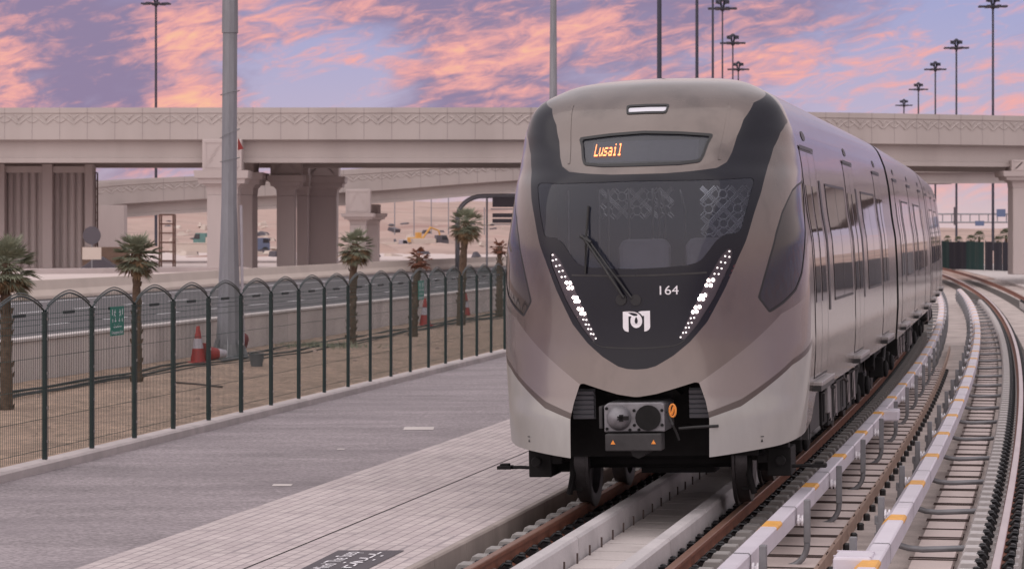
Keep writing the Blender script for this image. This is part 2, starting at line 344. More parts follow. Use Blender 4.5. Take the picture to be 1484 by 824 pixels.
def build_world():
    w = bpy.data.worlds.new('World'); sc.world = w; w.use_nodes = True; nt = w.node_tree; ln = nt.links.new
    bg = nt.nodes['Background']; out = nt.nodes['World Output']
    def math_(op, a, b=None, c=None):
        n = nd(nt, 'ShaderNodeMath', operation=op)
        for i, v in enumerate((a, b, c)):
            if v is None: continue
            if isinstance(v, (int, float)): n.inputs[i].default_value = v
            else: ln(v, n.inputs[i])
        return n.outputs[0]
    def sstep(v, a, b):
        n = nd(nt, 'ShaderNodeMapRange', interpolation_type='SMOOTHSTEP'); ln(v, n.inputs[0])
        n.inputs[1].default_value = a; n.inputs[2].default_value = b; return n.outputs[0]
    def mix(f, a, b):
        n = nd(nt, 'ShaderNodeMix', data_type='RGBA')
        for i, v in ((0, f), (6, a), (7, b)):
            if isinstance(v, (int, float)): n.inputs[i].default_value = v
            elif isinstance(v, tuple): n.inputs[i].default_value = v+(1,)
            else: ln(v, n.inputs[i])
        return n.outputs[2]
    tc = nd(nt, 'ShaderNodeTexCoord'); sp = nd(nt, 'ShaderNodeSeparateXYZ'); ln(tc.outputs['Generated'], sp.inputs[0])
    az = math_('ARCTAN2', sp.outputs[0], sp.outputs[1]); el = sp.outputs[2]
    cb = nd(nt, 'ShaderNodeCombineXYZ'); ln(az, cb.inputs[0]); ln(math_('MULTIPLY', el, 2.0), cb.inputs[1])
    def noise(scale, detail, rough, rot=0, sx=1, sy=1, off=(0,0,0), dist=0):
        mp = nd(nt, 'ShaderNodeMapping'); mp.inputs['Rotation'].default_value = (0,0,rot); mp.inputs['Scale'].default_value = (sx,sy,1); mp.inputs['Location'].default_value = off
        # rotate first, then stretch along the rotated axes
        mp.vector_type = 'TEXTURE' ; mp.inputs['Scale'].default_value = (1/sx, 1/sy, 1)
        ln(cb.outputs[0], mp.inputs[0])
        n = nd(nt, 'ShaderNodeTexNoise'); n.inputs['Scale'].default_value = scale; n.inputs['Detail'].default_value = detail; n.inputs['Roughness'].default_value = rough
        n.inputs['Distortion'].default_value = dist; ln(mp.outputs[0], n.inputs['Vector']); return n.outputs[0]
    def blob(a0, e0, ra, re):
        x = math_('DIVIDE', math_('SUBTRACT', az, a0), ra); y = math_('DIVIDE', math_('SUBTRACT', el, e0), re)
        d2 = math_('ADD', math_('MULTIPLY', x, x), math_('MULTIPLY', y, y))
        return math_('EXPONENT', math_('MULTIPLY', d2, -1.0))
    P = lambda px: (px-742)/4000.0
    E_ = lambda py: (336-py)/4000.0
    big = noise(12, 5, .55, .5, 1, 1.5, (3.1,1.7,0), .9)
    med = noise(23, 8, .60, .6, 1, 1.8, (1.3,5.2,0), 1.3)
    fine = noise(62, 8, .62, .5, 1, 1.9, (7.7,2.2,0), 1.0)
    # cover of grey-mauve cloud
    cover = math_('ADD', math_('MULTIPLY', math_('SUBTRACT', big, .5), 1.6), math_('MULTIPLY', math_('SUBTRACT', med, .5), 1.2))
    def addb(v, g, k): return math_('ADD', v, math_('MULTIPLY', g, k))
    cover = addb(cover, blob(P(120), E_(60), .050, .030), .9)
    cover = addb(cover, blob(P(480), E_(110), .030, .022), -.75)
    cover = addb(cover, blob(P(560), E_(0), .03, .012), .6)
    cover = addb(cover, blob(P(690), E_(70), .030, .028), .75)
    cover = addb(cover, blob(P(1000), E_(20), .05, .022), .45)
    cover = addb(cover, blob(P(1330), E_(125), .055, .014), -.75)
    cover = addb(cover, blob(P(1430), E_(40), .03, .03), -.35)
    cv = sstep(cover, -.40, .60)
    # lit, pink to orange faces of the clouds
    lit = math_('ADD', math_('MULTIPLY', math_('SUBTRACT', med, .5), 2.1), math_('MULTIPLY', math_('SUBTRACT', fine, .5), 2.1))
    lit = addb(lit, blob(P(275), E_(85), .017, .030), .68)
    lit = addb(lit, blob(P(15), E_(100), .014, .026), .42)
    lit = addb(lit, blob(P(140), E_(110), .012, .014), -.35)
    lit = addb(lit, blob(P(400), E_(30), .03, .010), .35)
    lit = addb(lit, blob(P(660), E_(105), .022, .012), .55)
    lit = addb(lit, blob(P(790), E_(50), .028, .016), .60)
    lit = addb(lit, blob(P(700), E_(10), .02, .008), -.3)
    lit = addb(lit, blob(P(1130), E_(90), .045, .010), .42)
    lit = addb(lit, blob(P(1450), E_(150), .03, .006), .5)
    lit = addb(lit, blob(P(1400), E_(270), .05, .008), .5)
    lt = math_('MULTIPLY', sstep(lit, -.10, .85), .97)
    hot = sstep(lit, .55, 1.4)
    base = mix(sstep(el, .02, .10), (.50,.42,.56), (.33,.345,.60))
    c = mix(cv, base, (.255,.19,.325))
    c = mix(lt, c, (.86,.375,.35))
    c = mix(hot, c, (.93,.52,.31))
    # the pale, bright overcast higher up, and the dusty rim of the horizon
    up = mix(math_('MULTIPLY', sstep(med, .3, .7), .5), (.82,.76,.78), (.62,.58,.66))
    c = mix(sstep(el, .082, .15), c, (.82,.65,.64))
    c = mix(sstep(el, .14, .42), c, up)
    c = mix(sstep(math_('MULTIPLY', el, -1.0), -.028, .0), c, (.66,.50,.52))
    c = mix(sstep(math_('MULTIPLY', el, -1.0), .0, .02), c, (.36,.29,.27))
    ln(c, bg.inputs[0]); bg.inputs[1].default_value = 1.0
    sky = nd(nt, 'ShaderNodeTexSky'); sky.sky_type = 'NISHITA'; sky.sun_disc = False
    sky.sun_elevation = R(SUN_EL); sky.sun_rotation = R(SUN_AZ)
    b2 = nd(nt, 'ShaderNodeBackground'); ln(sky.outputs[0], b2.inputs[0]); b2.inputs[1].default_value = .006
    ad = nd(nt, 'ShaderNodeAddShader'); ln(bg.outputs[0], ad.inputs[0]); ln(b2.outputs[0], ad.inputs[1]); ln(ad.outputs[0], out.inputs[0])
build_world()

# ------------------------------------------------------------------ ground, road, track bed
def struct(o): return tag(o, kind='structure')
OL, OC = -4.70, -3.945                       # left edge of the first rail, centre line of the train's track
mb = MB(); mb.add([(-900,-60,-.75),(900,-60,-.75),(900,1600,-.75),(-900,1600,-.75)], [(0,1,2,3)]); struct(mb.build('ground', M['desert']))
struct(sweep([(-5.18,-.42),(2.6,-.42),(2.6,-.75),(-5.18,-.75)], 4, 300, 2).build('track_bed', M['conc']))
# paved walkway with its upright edge, then the asphalt service walk
struct(sweep([(-7.75,-.05),(-6.46,-.05)], 4, 150, 1, closed=False, uv=True).build('walkway_paving', M['paver'], fix=False))
mbp = sweep([(-6.44,-.05),(-5.22,-.05)], 4, 150, 1, closed=False, uv=True); struct(mbp.build('walkway_paving', M['paver'], fix=False))
struct(sweep([(-7.75,-.056),(-5.23,-.056),(-5.23,-.3),(-7.75,-.3)], 4, 150, 1).build('walkway_base', M['black']))
mb = MB(); t = 6.0
while t < 70:
    a, b = t+.004, t+1.196
    P = [[T(x, o, z) for o, z in ((-5.225,-.44),(-5.16,-.44),(-5.16,-.062),(-5.175,-.047),(-5.225,-.047))] for x in (a, b)]
    k = len(mb.v); mb.grid(P, True); mb.f += [(k+4,k+3,k+2,k+1,k), (k+5,k+6,k+7,k+8,k+9)]; t += 1.2
struct(mb.build('walkway_edge_kerb', M['kerbdirt']))
fA = gr(65, 665, .05); fB = gr(729, 506.5, .05); fd = (fB-fA).normalized(); fn = Vector((fd.y, -fd.x, 0))
fence0 = fA - fd*1.613*2
def fp(s, side=0, z=0.0): p = fence0 + fd*s + fn*side; return Vector((p.x, p.y, z))
wall0 = Vector((-8.53, 47.9, 0)) ; wd = Vector((6.45, 35.8, 0)).normalized(); wn = Vector((wd.y, -wd.x, 0))
def wp(s, side=0, z=0.0): p = wall0 + wd*s + wn*side; return Vector((p.x, p.y, z))
mb = MB(); rows = []
for k in range(0, 60):
    t = 4+k*2.5; e = T(t, -7.75)
    s = (e-fence0).dot(fd); q = fp(s, .1)
    rows.append([(q.x, q.y, -.062), (e.x, e.y, -.062)])
mb.grid(rows); struct(mb.build('service_walk', M['asphalt']))
struct(path_sweep([tuple(fp(s)) for s in np.arange(-30, 100, 4.)], [(-.10,.045),(.09,.045),(.12,.02),(.12,-.3),(-.10,-.3)]).build('fence_kerb', M['kerb']))
# sandy strip between the fence and the road wall, a little uneven
mb = MB(); rows = []
for s in np.arange(-30, 150, .8):
    a = fp(s, -.12); b = wp((a-wall0).dot(wd), .02); r = []
    for k in range(26):
        u = k/25; p = a.lerp(b, u)
        z = -.10 + .03*math.sin(p.x*1.7+p.y*.6)*math.sin(p.y*.9-p.x) + .02*random.random() + (.10*(u-.86)/.14 if u > .86 else 0)
        r.append((p.x, p.y, z if 0 < k < 25 else -.05))
    rows.append(r)
mb.grid(rows); struct(mb.build('sandy_strip', M['sand'], smooth=True))
# road behind its retaining wall
struct(path_sweep([tuple(wp(s, -.3, .48)) for s in np.arange(-50, 320, 10.)], [(0,0),(-13.5,0)], closed=False).build('road', M['road']))
def road_marks(side, s0, s1, ln_, gap, w):
    mb = MB(); s = s0
    while s < s1:
        P = [wp(s, side, .485), wp(s, side-w, .485), wp(s+ln_, side-w, .485), wp(s+ln_, side, .485)]; mb.add(P, [(0,1,2,3)]); s += ln_+gap
    return mb
for o, nm in ((road_marks(-4.3, -30, 110, 1.9, 2.4, .12), 'lane_marking'), (road_marks(-8.0, -30, 110, 1.9, 2.4, .12), 'lane_marking'), (road_marks(-.6, -30, 160, 60, .01, .12), 'edge_line'), (road_marks(-11.4, -30, 160, 60, .01, .12), 'edge_line')):
    struct(o.build(nm, M['white'], fix=False))
# ground beyond the road: pale pavement, then desert rising to low hills
mb = MB(); rows = []
bar = smooth_line([(-60,46),(-34,64),(-15.2,81.7),(-9.9,116),(-5.1,144.7),(1.5,175),(30,260)], 40)
for p in bar: rows.append([(p[0], p[1], .55), (p[0]-22, p[1]+34, .66), (p[0]-40, p[1]+70, .7)])
mb.grid(rows); struct(mb.build('pavement_apron', M['apron']))
from mathutils import noise as mn
mb = MB(); rows = []
for j in range(70):
    Y = 170+ (j/69)**1.5*900; r = []
    for i in range(90):
        X = (-.42+.84*i/89)*Y*1.1
        h = .5 + 6.8*max(0, min(1, (Y-240)/260))**1.3 + max(0, min(1,(Y-520)/300))*4.0
        lo = .5-.85*max(0, min(1, (X-2)/8))*max(0, min(1, (300-Y)/60)); h += lo-.5
        if X > 20: h = lo+(h-lo)*max(.25, 1-(X-20)/70)
        if j == 0: h = -.9
        h += mn.noise(Vector((X*.05, Y*.03, 0)))*1.1*min(1,(Y-170)/120) + mn.noise(Vector((X*.2, Y*.09, 3)))*.5*min(1,(Y-170)/80)
        r.append((X, Y, h))
    rows.append(r)
mb.grid(rows); struct(mb.build('desert_hills', M['desert'], smooth=True))
# right of the tracks: pale slab, then dark yard
struct(sweep([(2.6,-.30),(8.2,-.22),(8.2,-.75),(2.6,-.75)], 4, 300, 3).build('yard_slab', M['conc_lt']))
struct(sweep([(8.2,-.23),(40,-.15)], 4, 300, 3, closed=False).build('yard_asphalt', M['asphalt']))

# ------------------------------------------------------------------ retaining wall, barrier
w_ = empty('retaining_wall', wp(0)); tag(w_, 'long low concrete retaining wall between the sandy strip and the road', 'wall')
k = 0; s = -36.0
while s < 130:
    L = 6.0
    mb = MB(); P = [[wp(s+e, sd, z)-wall0 for sd, z in ((0,-.3),(0,.64),(-.02,.66),(-.3,.66),(-.3,-.3))] for e in (.012, L-.012)]
    mb.grid(P, True); mb.f += [(4,3,2,1,0),(5,6,7,8,9)]; mb.build('wall_panel', M['wall'], w_)
    mb = MB(); P = [[wp(s+e, sd, z)-wall0 for sd, z in ((.03,.655),(.03,.70),(-.33,.70),(-.33,.655))] for e in (0, L)]
    mb.grid(P, True); mb.f += [(3,2,1,0),(4,5,6,7)]; mb.build('coping', M['conc_lt'], w_); s += L
o = path_sweep([(p[0],p[1],.5) for p in bar], [(0,0),(-.02,.1),(-.16,.28),(-.22,.58),(-.42,.58),(-.5,0)]).build('road_barrier', M['barrier'])
tag(o, 'continuous cream concrete barrier along the far side of the road', 'barrier')

# ------------------------------------------------------------------ rails and sleepers
def rail(o_left, t0, t1, label, topm):
    c = o_left+.035
    e = empty('rail', (0,0,0)); tag(e, label, 'rail', 'running rails')
    foot = [(c-.065,-.165),(c+.065,-.165),(c+.065,-.152),(c+.018,-.13),(c+.009,-.11),(c+.009,-.045),(c+.034,-.035),(c+.035,-.008),(c-.035,-.008),(c-.034,-.035),(c-.009,-.045),(c-.009,-.11),(c-.018,-.13),(c-.065,-.152)]
    sweep(foot, t0, t1, 1.0).build('rail_web', M['rail_rust'], e, smooth=40)
    sweep([(c-.034,-.0078),(c-.028,-.001),(c+.028,-.001),(c+.034,-.0078)], t0, t1, 1.0, closed=True).build('rail_head', topm, e)
    return e
rail(OL, 8, 75, 'left rail under the train, beside the paved walkway', M['rail_dull'])
rail(OL+1.505, 8, 75, 'right rail under the train, beside the first white covered power rail', M['rail_dull'])
rail(-.756, 8, 240, 'bright curving left rail of the empty track at the right', M['rail_top'])
rail(-.756+1.505, 8, 240, 'outermost rail, a dark curve far right on the empty track', M['rail_dull'])
M['grime'] = mat('brake_dust', (.085,.072,.066), .9, 0, .35, 5, .3, 40)
for o_ in (OL+.035, OL+1.54, -.721, .784):
    struct(sweep([(o_-.30,-.415),(o_-.19,-.412),(o_+.19,-.412),(o_+.30,-.415)], 8, 200, 1.5, closed=False).build('dirty_bed_strip', M['grime'], fix=False))
# longitudinal plinths between the rails of the train's track
def plinth(o0, o1, z, label, t0=8, t1=75):
    e = empty('concrete_plinth', (0,0,0)); tag(e, label, 'plinth')
    t = t0
    while t < t1:
        a, b = t+.01, t+2.4-.01
        mb = MB(); P = [[T(x, o, zz) for o, zz in ((o0-.03,-.42),(o0,z-.02),(o0+.02,z),(o1-.02,z),(o1,z-.02),(o1+.03,-.42))] for x in (a, (a+b)/2, b)]
        mb.grid(P, True); mb.f += [(5,4,3,2,1,0), tuple(12+q for q in range(6))]; mb.build('plinth_block', M['plinth'], e); t += 2.4
plinth(-4.265, -4.13, .06, 'left of two concrete plinths running between the rails under the train')
plinth(-3.505, -3.365, .06, 'right of two concrete plinths running between the rails under the train')
mb = MB()
for k in range(60):
    a = 8+k*.6; P = [[T(x, o, -.13) for o in (-4.10,-3.535)] for x in (a+.012, a+.588)]; Q = [[T(x, o, -.44) for o in (-4.10,-3.535)] for x in (a+.012, a+.588)]
    b = mb.add([P[0][0],P[0][1],P[1][1],P[1][0],Q[0][0],Q[0][1],Q[1][1],Q[1][0]], [(0,1,2,3),(0,4,5,1),(1,5,6,2),(2,6,7,3),(3,7,4,0)])
o = mb.build('channel_floor', M['conc_lt']); struct(o)
mb = MB()
for k in range(50):
    for o in (-4.085, -3.555): p = T(8.3+k*.6, o, -.09); mb.box(p, (.016,.016,.09))
tag(mb.build('anchor_bars', M['rod']), 'row of short rusty anchor bars along the channel under the train', 'anchor bars', kind='stuff')

def sleeper_src(oc, label, group, one_side, bm='block'):
    """low cross block with raised ends, seen from its track centre"""
    t = empty('sleeper', (0,0,0)); tag(t, label, 'sleeper', group)
    for s_ in one_side:
        mb = MB(); prof = [(-.10,-.43),(-.10,-.15),(-.07,-.09),(.05,-.09),(.08,-.15),(.08,-.43)]
        mb.prism([(a*s_+s_*(.7525+.215), z) for a, z in prof], -.10, .10)
        mb.build('end_block', M[bm], t, bevel=.008)
        mb = MB(); mb.box((s_*.7525, 0, -.30), (.36,.235,.262)); mb.build('rail_seat', M[bm], t)
    for s_ in one_side:
        mb = MB()
        for q in (-1, 1):
            mb.box((s_*.7525+q*.115, 0, -.135), (.075,.15,.055)); mb.lathe([(.03,-.11),(.03,-.075),(.015,-.065)], (s_*.7525+q*.125, .03, 0), 8)
            mb.tube([(s_*.7525+q*.06,-.07,-.13),(s_*.7525+q*.10,-.05,-.085),(s_*.7525+q*.15,-.02,-.095),(s_*.7525+q*.12,.05,-.085),(s_*.7525+q*.06,.07,-.13)], .013, 5)
        mb.build('rail_clip', M['clip'], t)
    return t
def lay(src, oc, ts):
    first = True
    for t in ts:
        o = src if first else copy_tree(src); first = False
        o.location = T(t, oc, 0); o.rotation_euler = (0,0,-Th(t))
lay(sleeper_src(0, 'short concrete sleeper with black clips under the rails of the empty right-hand track', 'sleepers of the empty track', (-1,1)), -.0035, np.arange(17.5, 110, .56))
lay(sleeper_src(0, 'short concrete sleeper with black clips under the rails that carry the train', 'sleepers under the train', (-1,1), 'block_shaded'), OC, np.arange(15.5, 75, .56))

# ------------------------------------------------------------------ covered power rails
def power_rail(o0, o1, ztop, side, label, t0, t1, bspace, bstart):
    """side=+1: brackets stand on the right of the cover, -1 on the left"""
    e = empty('power_rail', (0,0,0)); tag(e, label, 'power rail', 'covered power rails')
    w = o1-o0; zb = ztop-.15
    prof = [(o0,zb+.02),(o0,ztop-.045),(o0+w*.28,ztop),(o1-.012,ztop),(o1,ztop-.012),(o1,zb),(o1-.012,zb),(o1-.02,ztop-.06),(o0+.02,ztop-.06),(o0+.012,zb+.02)]
    t = t0
    while t < t1:
        sweep(prof, t+.004, min(t+bspace-.004, t1), .6).build('rail_cover', M['cover'], e)
        t += bspace
    sweep([(o0+.05,zb+.03),(o1-.05,zb+.03),(o1-.05,zb-.05),(o0+.05,zb-.05)], t0, t1, 1.2).build('contact_bar', M['rail_rust'], e)
    n = 0; t = bstart
    while t < t1-2:
        mb = sweep([(o0-.002,ztop-.046),(o0+w*.28,ztop+.003),(o1-.012,ztop+.003),(o1+.003,ztop-.012),(o1+.003,ztop-.03),(o0-.002,ztop-.06)], t+bspace*.55, t+bspace*.55+.42, .2)
        if n < 60: mb.build('yellow_band', M['band'], e)
        sweep([(o0-.003,ztop-.05),(o0+w*.28,ztop+.004),(o1-.01,ztop+.004),(o1+.004,ztop-.012),(o1+.004,zb),(o1-.02,zb)], t+.02, t+.045, .02, closed=False).build('cover_joint', M['black'], e)
        # bracket: post beside the cover, bent arm to the sleeper, ribbed insulator
        rz = -Th(t); po = (o1+.10) if side > 0 else (o0-.10)
        b = empty('bracket', T(t, po, 0), rz, e)
        mb = MB(); mb.box((0,0,ztop-.115) if side > 0 else (0,0,ztop-.20), (.055,.075,.37) if side > 0 else (.055,.075,.50)); 
        if side > 0:
            path = [(0,0,ztop-.44)] + [(-.02-.42*math.sin(a)*1.0+.0, 0, ztop-.44-.16*(1-math.cos(a))) for a in np.linspace(.2, 1.57, 5)] + [(-.62,0,ztop-.60)]
            arm = [(0,0,ztop-.30)]+[(-.2+.2*math.cos(a),0,-.15-.2*math.sin(a)) for a in np.linspace(0,1.57,8)]+[(-.62,0,-.35)]
            mb2 = MB(); mb2.tube(arm, .030, 6)
        else:
            arm = [(.02,0,ztop-.42),(.10,0,ztop-.40),(.34,0,ztop-.40),(.42,0,ztop-.42),(.50,0,ztop-.42),(.84,0,ztop-.40)]
            mb2 = MB(); mb2.tube([(.0,0,ztop-.30),(.10,0,ztop-.36),(.24,0,ztop-.40),(.36,0,ztop-.41),(.84,0,ztop-.385)], .030, 6)
            mb.box((0,.0,ztop-.24), (.09,.05,.12)); mb.box((-.04,.02,ztop-.16),(.04,.05,.08)); mb.box((-.04,.02,ztop-.30),(.04,.05,.06))
        mb.build('post', M['galv'], b, bevel=.006); mb2.build('arm', M['galv'], b, smooth=True)
        mb = MB(); sg = -1 if side > 0 else 1
        mb.lathe([(.022,sg*.025),(.05,sg*.03),(.05,sg*.045),(.025,sg*.05),(.025,sg*.06),(.05,sg*.065),(.05,sg*.08),(.022,sg*.085)], (0,0,ztop-.11), 10, 'X')
        mb.build('insulator', M['white'], b)
        n += 1; t += bspace
    return e
def t_of(px, py, z, o):
    ts = np.linspace(8, 120, 4000); best = min(ts, key=lambda t: abs(HZ+F*(H-z)/T(t,o).y-py)); return float(best)
PR1 = (-2.67, -2.495, .17); PR2 = (-1.695, -1.515, .17)
power_rail(*PR1, +1, 'white covered power rail next to the train with J-shaped brackets on its right', 11, 118, 3.55, t_of(1118, 783, .27, -2.38)-3.55)
power_rail(*PR2, -1, 'white covered power rail next to the empty track with posts on its left', 11, 118, 3.30, t_of(1243, 772, .25, -1.76)-3.3)
def rail_box(t, o, z, label):
    e = empty('junction_cover', T(t,o,0), -Th(t)); tag(e, label, 'junction cover')
    mb = MB(); mb.box((0,0,z),(.28,.46,.14)); mb.build('cover_box', M['cover'], e, bevel=.02)
    mb = MB(); 
    for q in (-.16,.16): mb.box((0,q,z+.072),(.282,.03,.006))
    mb.build('cover_strap', M['cover'], e)
rail_box(t_of(1265,806,.17,-1.65), -1.72, .12, 'wide flat white cover box on the power rail by the empty track, bottom right')
rail_box(t_of(1284,595,.17,-2.5), -2.44, .12, 'white cover box on the power rail beside the train')
# trough cover slabs with brown cross rods
def troughs(o0, o1, z, t0, t1, L, label, group, rods):
    src = empty('trough_cover', (0,0,0)); tag(src, label, 'trough cover', group); w = o1-o0
    MB().box((0,0,z-.03), (w, L-.02, .06)).build('slab', M['trough'], src, bevel=.005)
    for y in rods: mb = MB(); mb.tube([(-w/2-.03,y,z+.006),(w/2+.03,y,z+.006),(w/2+.032,y,z+.045)], .0075, 5); mb.build('cross_rod', M['rod'], src)
    k = 0
    for t in np.arange(t0, t1, L):
        o = src if k == 0 else copy_tree(src); k += 1
        o.location = T(t, (o0+o1)/2); o.rotation_euler = (0,0,-Th(t))
troughs(-2.80, -2.30, -.32, 12, 60, 1.66, 'beige trough cover slab with thin brown rods beneath the brackets near the train', 'trough covers beside the train', (-.78,-.66,.06))
troughs(-1.52, -1.16, -.32, 12, 90, 1.66, 'pale beige trough cover slab with brown rods beside the empty track', 'trough covers beside the empty track', (-.76,-.62,.12))
o = sweep([(-2.29,-.42),(-2.29,-.29),(-2.255,-.29),(-2.255,-.42)], 10, 70, 1).build('steel_edging', M['edge']); tag(o, 'thin rusty steel edging along the trough covers beside the train', 'edging')
mb = MB()
for t in np.arange(12, 60, .93): mb.lathe([(.035,-.42),(.035,-.36),(.02,-.345)], tuple(T(t, -2.20)), 6)
tag(mb.build('edging_bolts', M['clip']), 'row of black bolts along the rusty steel edging', 'bolts', kind='stuff')

# black stencilled patch with white lettering strokes on the paving
e = empty('floor_stencil', T(21.6,-5.8,-.045), -Th(21.6)); 
def to_local(mb, e):
    m = Matrix.Translation(e.location) @ Matrix.Rotation(e.rotation_euler.z, 4, 'Z'); mi = m.inverted(); mb.v = [tuple(mi @ Vector(v)) for v in mb.v]; return mb
tag(e, 'black rectangle stencilled on the paving with white lettering', 'floor marking')
c0, c1, c2, c3 = (gr(x, y, -.045) for x, y in ((425,829),(490,796.5),(586,796.5),(522,829)))
def bil(u, v, z): a = c0.lerp(c1, u); b = c3.lerp(c2, u); p = a.lerp(b, v); return Vector((p.x, p.y, z))
mb = MB(); mb.add([bil(0,0,-.0455), bil(1,0,-.0455), bil(1,1,-.0455), bil(0,1,-.0455)], [(0,1,2,3)]); to_local(mb, e).build('patch', M['darkpaint'], e, fix=False)
def strokes(lines, w=.016):
    mb = MB()
    for pts in lines:
        for (u0,v0),(u1,v1) in zip(pts, pts[1:]):
            d = Vector((u1-u0, (v1-v0))); 
            if d.length == 0: continue
            n = Vector((-d.y, d.x)).normalized()*w; n2 = d.normalized()*w*.6
            q = [(u0-n2.x+n.x, v0-n2.y+n.y), (u0-n2.x-n.x, v0-n2.y-n.y), (u1+n2.x-n.x, v1+n2.y-n.y), (u1+n2.x+n.x, v1+n2.y+n.y)]
            mb.add([bil(a, b, -.041) for a, b in q], [(0,1,2,3)])
    return mb
vs, fs = text_mesh('Mind The Step', .2); wt = max(v[0] for v in vs)
lm = MB(); lm.add([bil(.10+v[0]*.80/wt, .40-v[1]*1.75, -.041) for v in vs], fs)
ar = [[(.20,.72),(.20,.60),(.30,.60)],[(.27,.72),(.36,.70),(.40,.58)],[(.42,.74),(.44,.56),(.50,.72),(.60,.72),(.62,.58)],[(.60,.72),(.78,.72),(.80,.60)],[(.70,.84),(.73,.84)],[(.40,.48),(.43,.48)],[(.80,.72),(.88,.72)],[(.52,.84),(.55,.84)]]
sm = strokes(ar); lm.add(sm.v, sm.f); to_local(lm, e).build('lettering', M['white'], e, fix=False)
for i, (px, py, w, h) in enumerate(((607,620,.40,.14),(409,702,.20,.06),(494,650,.09,.04))):
    p = gr(px, py, -.057); mb = MB(); mb.add([(p.x-w/2,p.y-h*2,-.0575),(p.x+w/2,p.y-h*2,-.0575),(p.x+w/2,p.y+h*2,-.0575),(p.x-w/2,p.y+h*2,-.0575)], [(0,1,2,3)])
    struct(mb.build('worn_paint_mark', M['conc_lt'], fix=False))

# ------------------------------------------------------------------ the metro train
# local axes of a car: s to the right, q away from the nose, z up from the rail
Wf = hermite([.45,.64,.85,1.2,1.55,1.85,2.4,2.74,2.95,3.17,3.3,3.46,3.55,3.7,3.8,3.9,3.98,4.04,4.08,4.095],[1.34,1.36,1.38,1.41,1.43,1.43,1.415,1.37,1.35,1.33,1.31,1.28,1.25,1.19,1.115,.955,.78,.55,.26,0])
Y0 = hermite([.45,.9,1.1,1.6,2.3,2.7,3.0,3.2,3.4,3.6,3.8,3.9,3.96,4.02,4.06,4.08,4.095], [0,.06,.12,.205,.245,.30,.43,.63,.86,1.07,1.34,1.53,1.7,2.1,2.7,3.3,4.2])
Lf = hermite([.45,3.1,3.3,3.5,3.8,4.095], [1.5,1.5,1.3,1.0,.62,.5])
_x = 1-np.linspace(1,0,4001)**3; _qq = 1.5*(1-np.clip(1-_x**1.4,0,1)**.4)
_arc = np.concatenate([[0], np.cumsum(np.hypot(np.diff(1.36*_x), np.diff(_qq)))]); PT = float(_arc[-1])
def S(p, z):
    p = np.asarray(p, float); z = np.asarray(z, float); ap = np.abs(p)
    x = np.interp(ap, _arc, _x); q = Y0(z)+Lf(z)*(1-np.clip(1-x**1.4,0,1)**.4)+np.maximum(0, ap-PT)
    return np.stack([np.sign(p)*Wf(z)*x, q, z+0*p], -1)
def Sn(p, z):
    e = 2e-3; a = S(p+e, z)-S(p-e, z); b = S(p, z+e)-S(p, z-e); n = np.cross(a, b); n /= np.linalg.norm(n, axis=-1, keepdims=True)+1e-12
    return n
def So(p, z, off):
    return S(p, z)+Sn(p, z)*off
L1c = 16.75
zs = np.concatenate([np.linspace(.5, 3.6, 156)[:-1], np.linspace(3.6, 3.96, 30)[:-1], 4.095-.135*np.linspace(1, 0, 22)**2])
pf = np.concatenate([np.linspace(0, 2.2, 111), np.linspace(2.2, 4.4, 56)[1:]])
def shell_grid():
    Zg, Pg = np.meshgrid(zs, pf, indexing='ij')
    A = S(Pg, Zg); q1 = A[:, -1:, 1]
    u = np.linspace(0, 1, 30)[1:]
    qs = q1+(L1c-q1)*u[None, :]
    B = np.stack([np.repeat(Wf(zs)[:, None], len(u), 1), qs, np.repeat(zs[:, None], len(u), 1)], -1)
    G = np.concatenate([A, B], 1); PP = np.concatenate([Pg, 4.4+(qs-q1)], 1); ZZ = np.concatenate([Zg, np.repeat(zs[:, None], len(u), 1)], 1)
    Lm = G[:, ::-1].copy(); Lm[..., 0] *= -1
    G = np.concatenate([Lm[:, :-1], G], 1); PP = np.concatenate([-PP[:, ::-1][:, :-1], PP], 1); ZZ = np.concatenate([ZZ[:, ::-1][:, :-1], ZZ], 1)
    du = np.gradient(G, axis=1); dv = np.gradient(G, axis=0); N = np.cross(du, dv); ln_ = np.linalg.norm(N, axis=-1, keepdims=True)
    N = np.where(ln_ > 1e-9, N/np.maximum(ln_, 1e-12), np.array([0, 0, 1.]))
    m, n = PP.shape
    V = np.concatenate([G.reshape(-1,3), N.reshape(-1,3), PP.reshape(-1,1), ZZ.reshape(-1,1)], 1)
    i, j = np.meshgrid(np.arange(m-1), np.arange(n-1), indexing='ij'); a = (i*n+j).ravel()
    Tr = np.concatenate([np.stack([a, a+1, a+n+1], 1), np.stack([a, a+n+1, a+n], 1)])
    return V, Tr
def split(mesh, fn):
    V, Tr = mesh; f = fn(V); ins = f > 0; c = ins[Tr].sum(1)
    extra = []; base = len(V); ta = [Tr[c == 3]]; tb = [Tr[c == 0]]; la = []; lb = []; cache = {}
    def cutp(i, j):
        k = (min(i, j), max(i, j))
        if k not in cache:
            t = f[i]/(f[i]-f[j]); v = V[i]*(1-t)+V[j]*t; cache[k] = base+len(extra); extra.append(v)
        return cache[k]
    for t in Tr[(c == 1) | (c == 2)]:
        one = ins[t] if ins[t].sum() == 1 else ~ins[t]; k = int(np.argmax(one)); a, b, d = t[k], t[(k+1)%3], t[(k+2)%3]
        x, y = cutp(a, b), cutp(a, d); tri = [(a, x, y)]; quad = [(x, b, d), (x, d, y)]
        if ins[a]: la += tri; lb += quad
        else: lb += tri; la += quad
    V2 = np.concatenate([V, np.array(extra)]) if extra else V
    def mk(ts, l):
        t = np.concatenate(ts+([np.array(l)] if l else [])); u, inv = np.unique(t, return_inverse=True)
        return V2[u], inv.reshape(-1, 3)
    return mk(ta, la), mk(tb, lb)
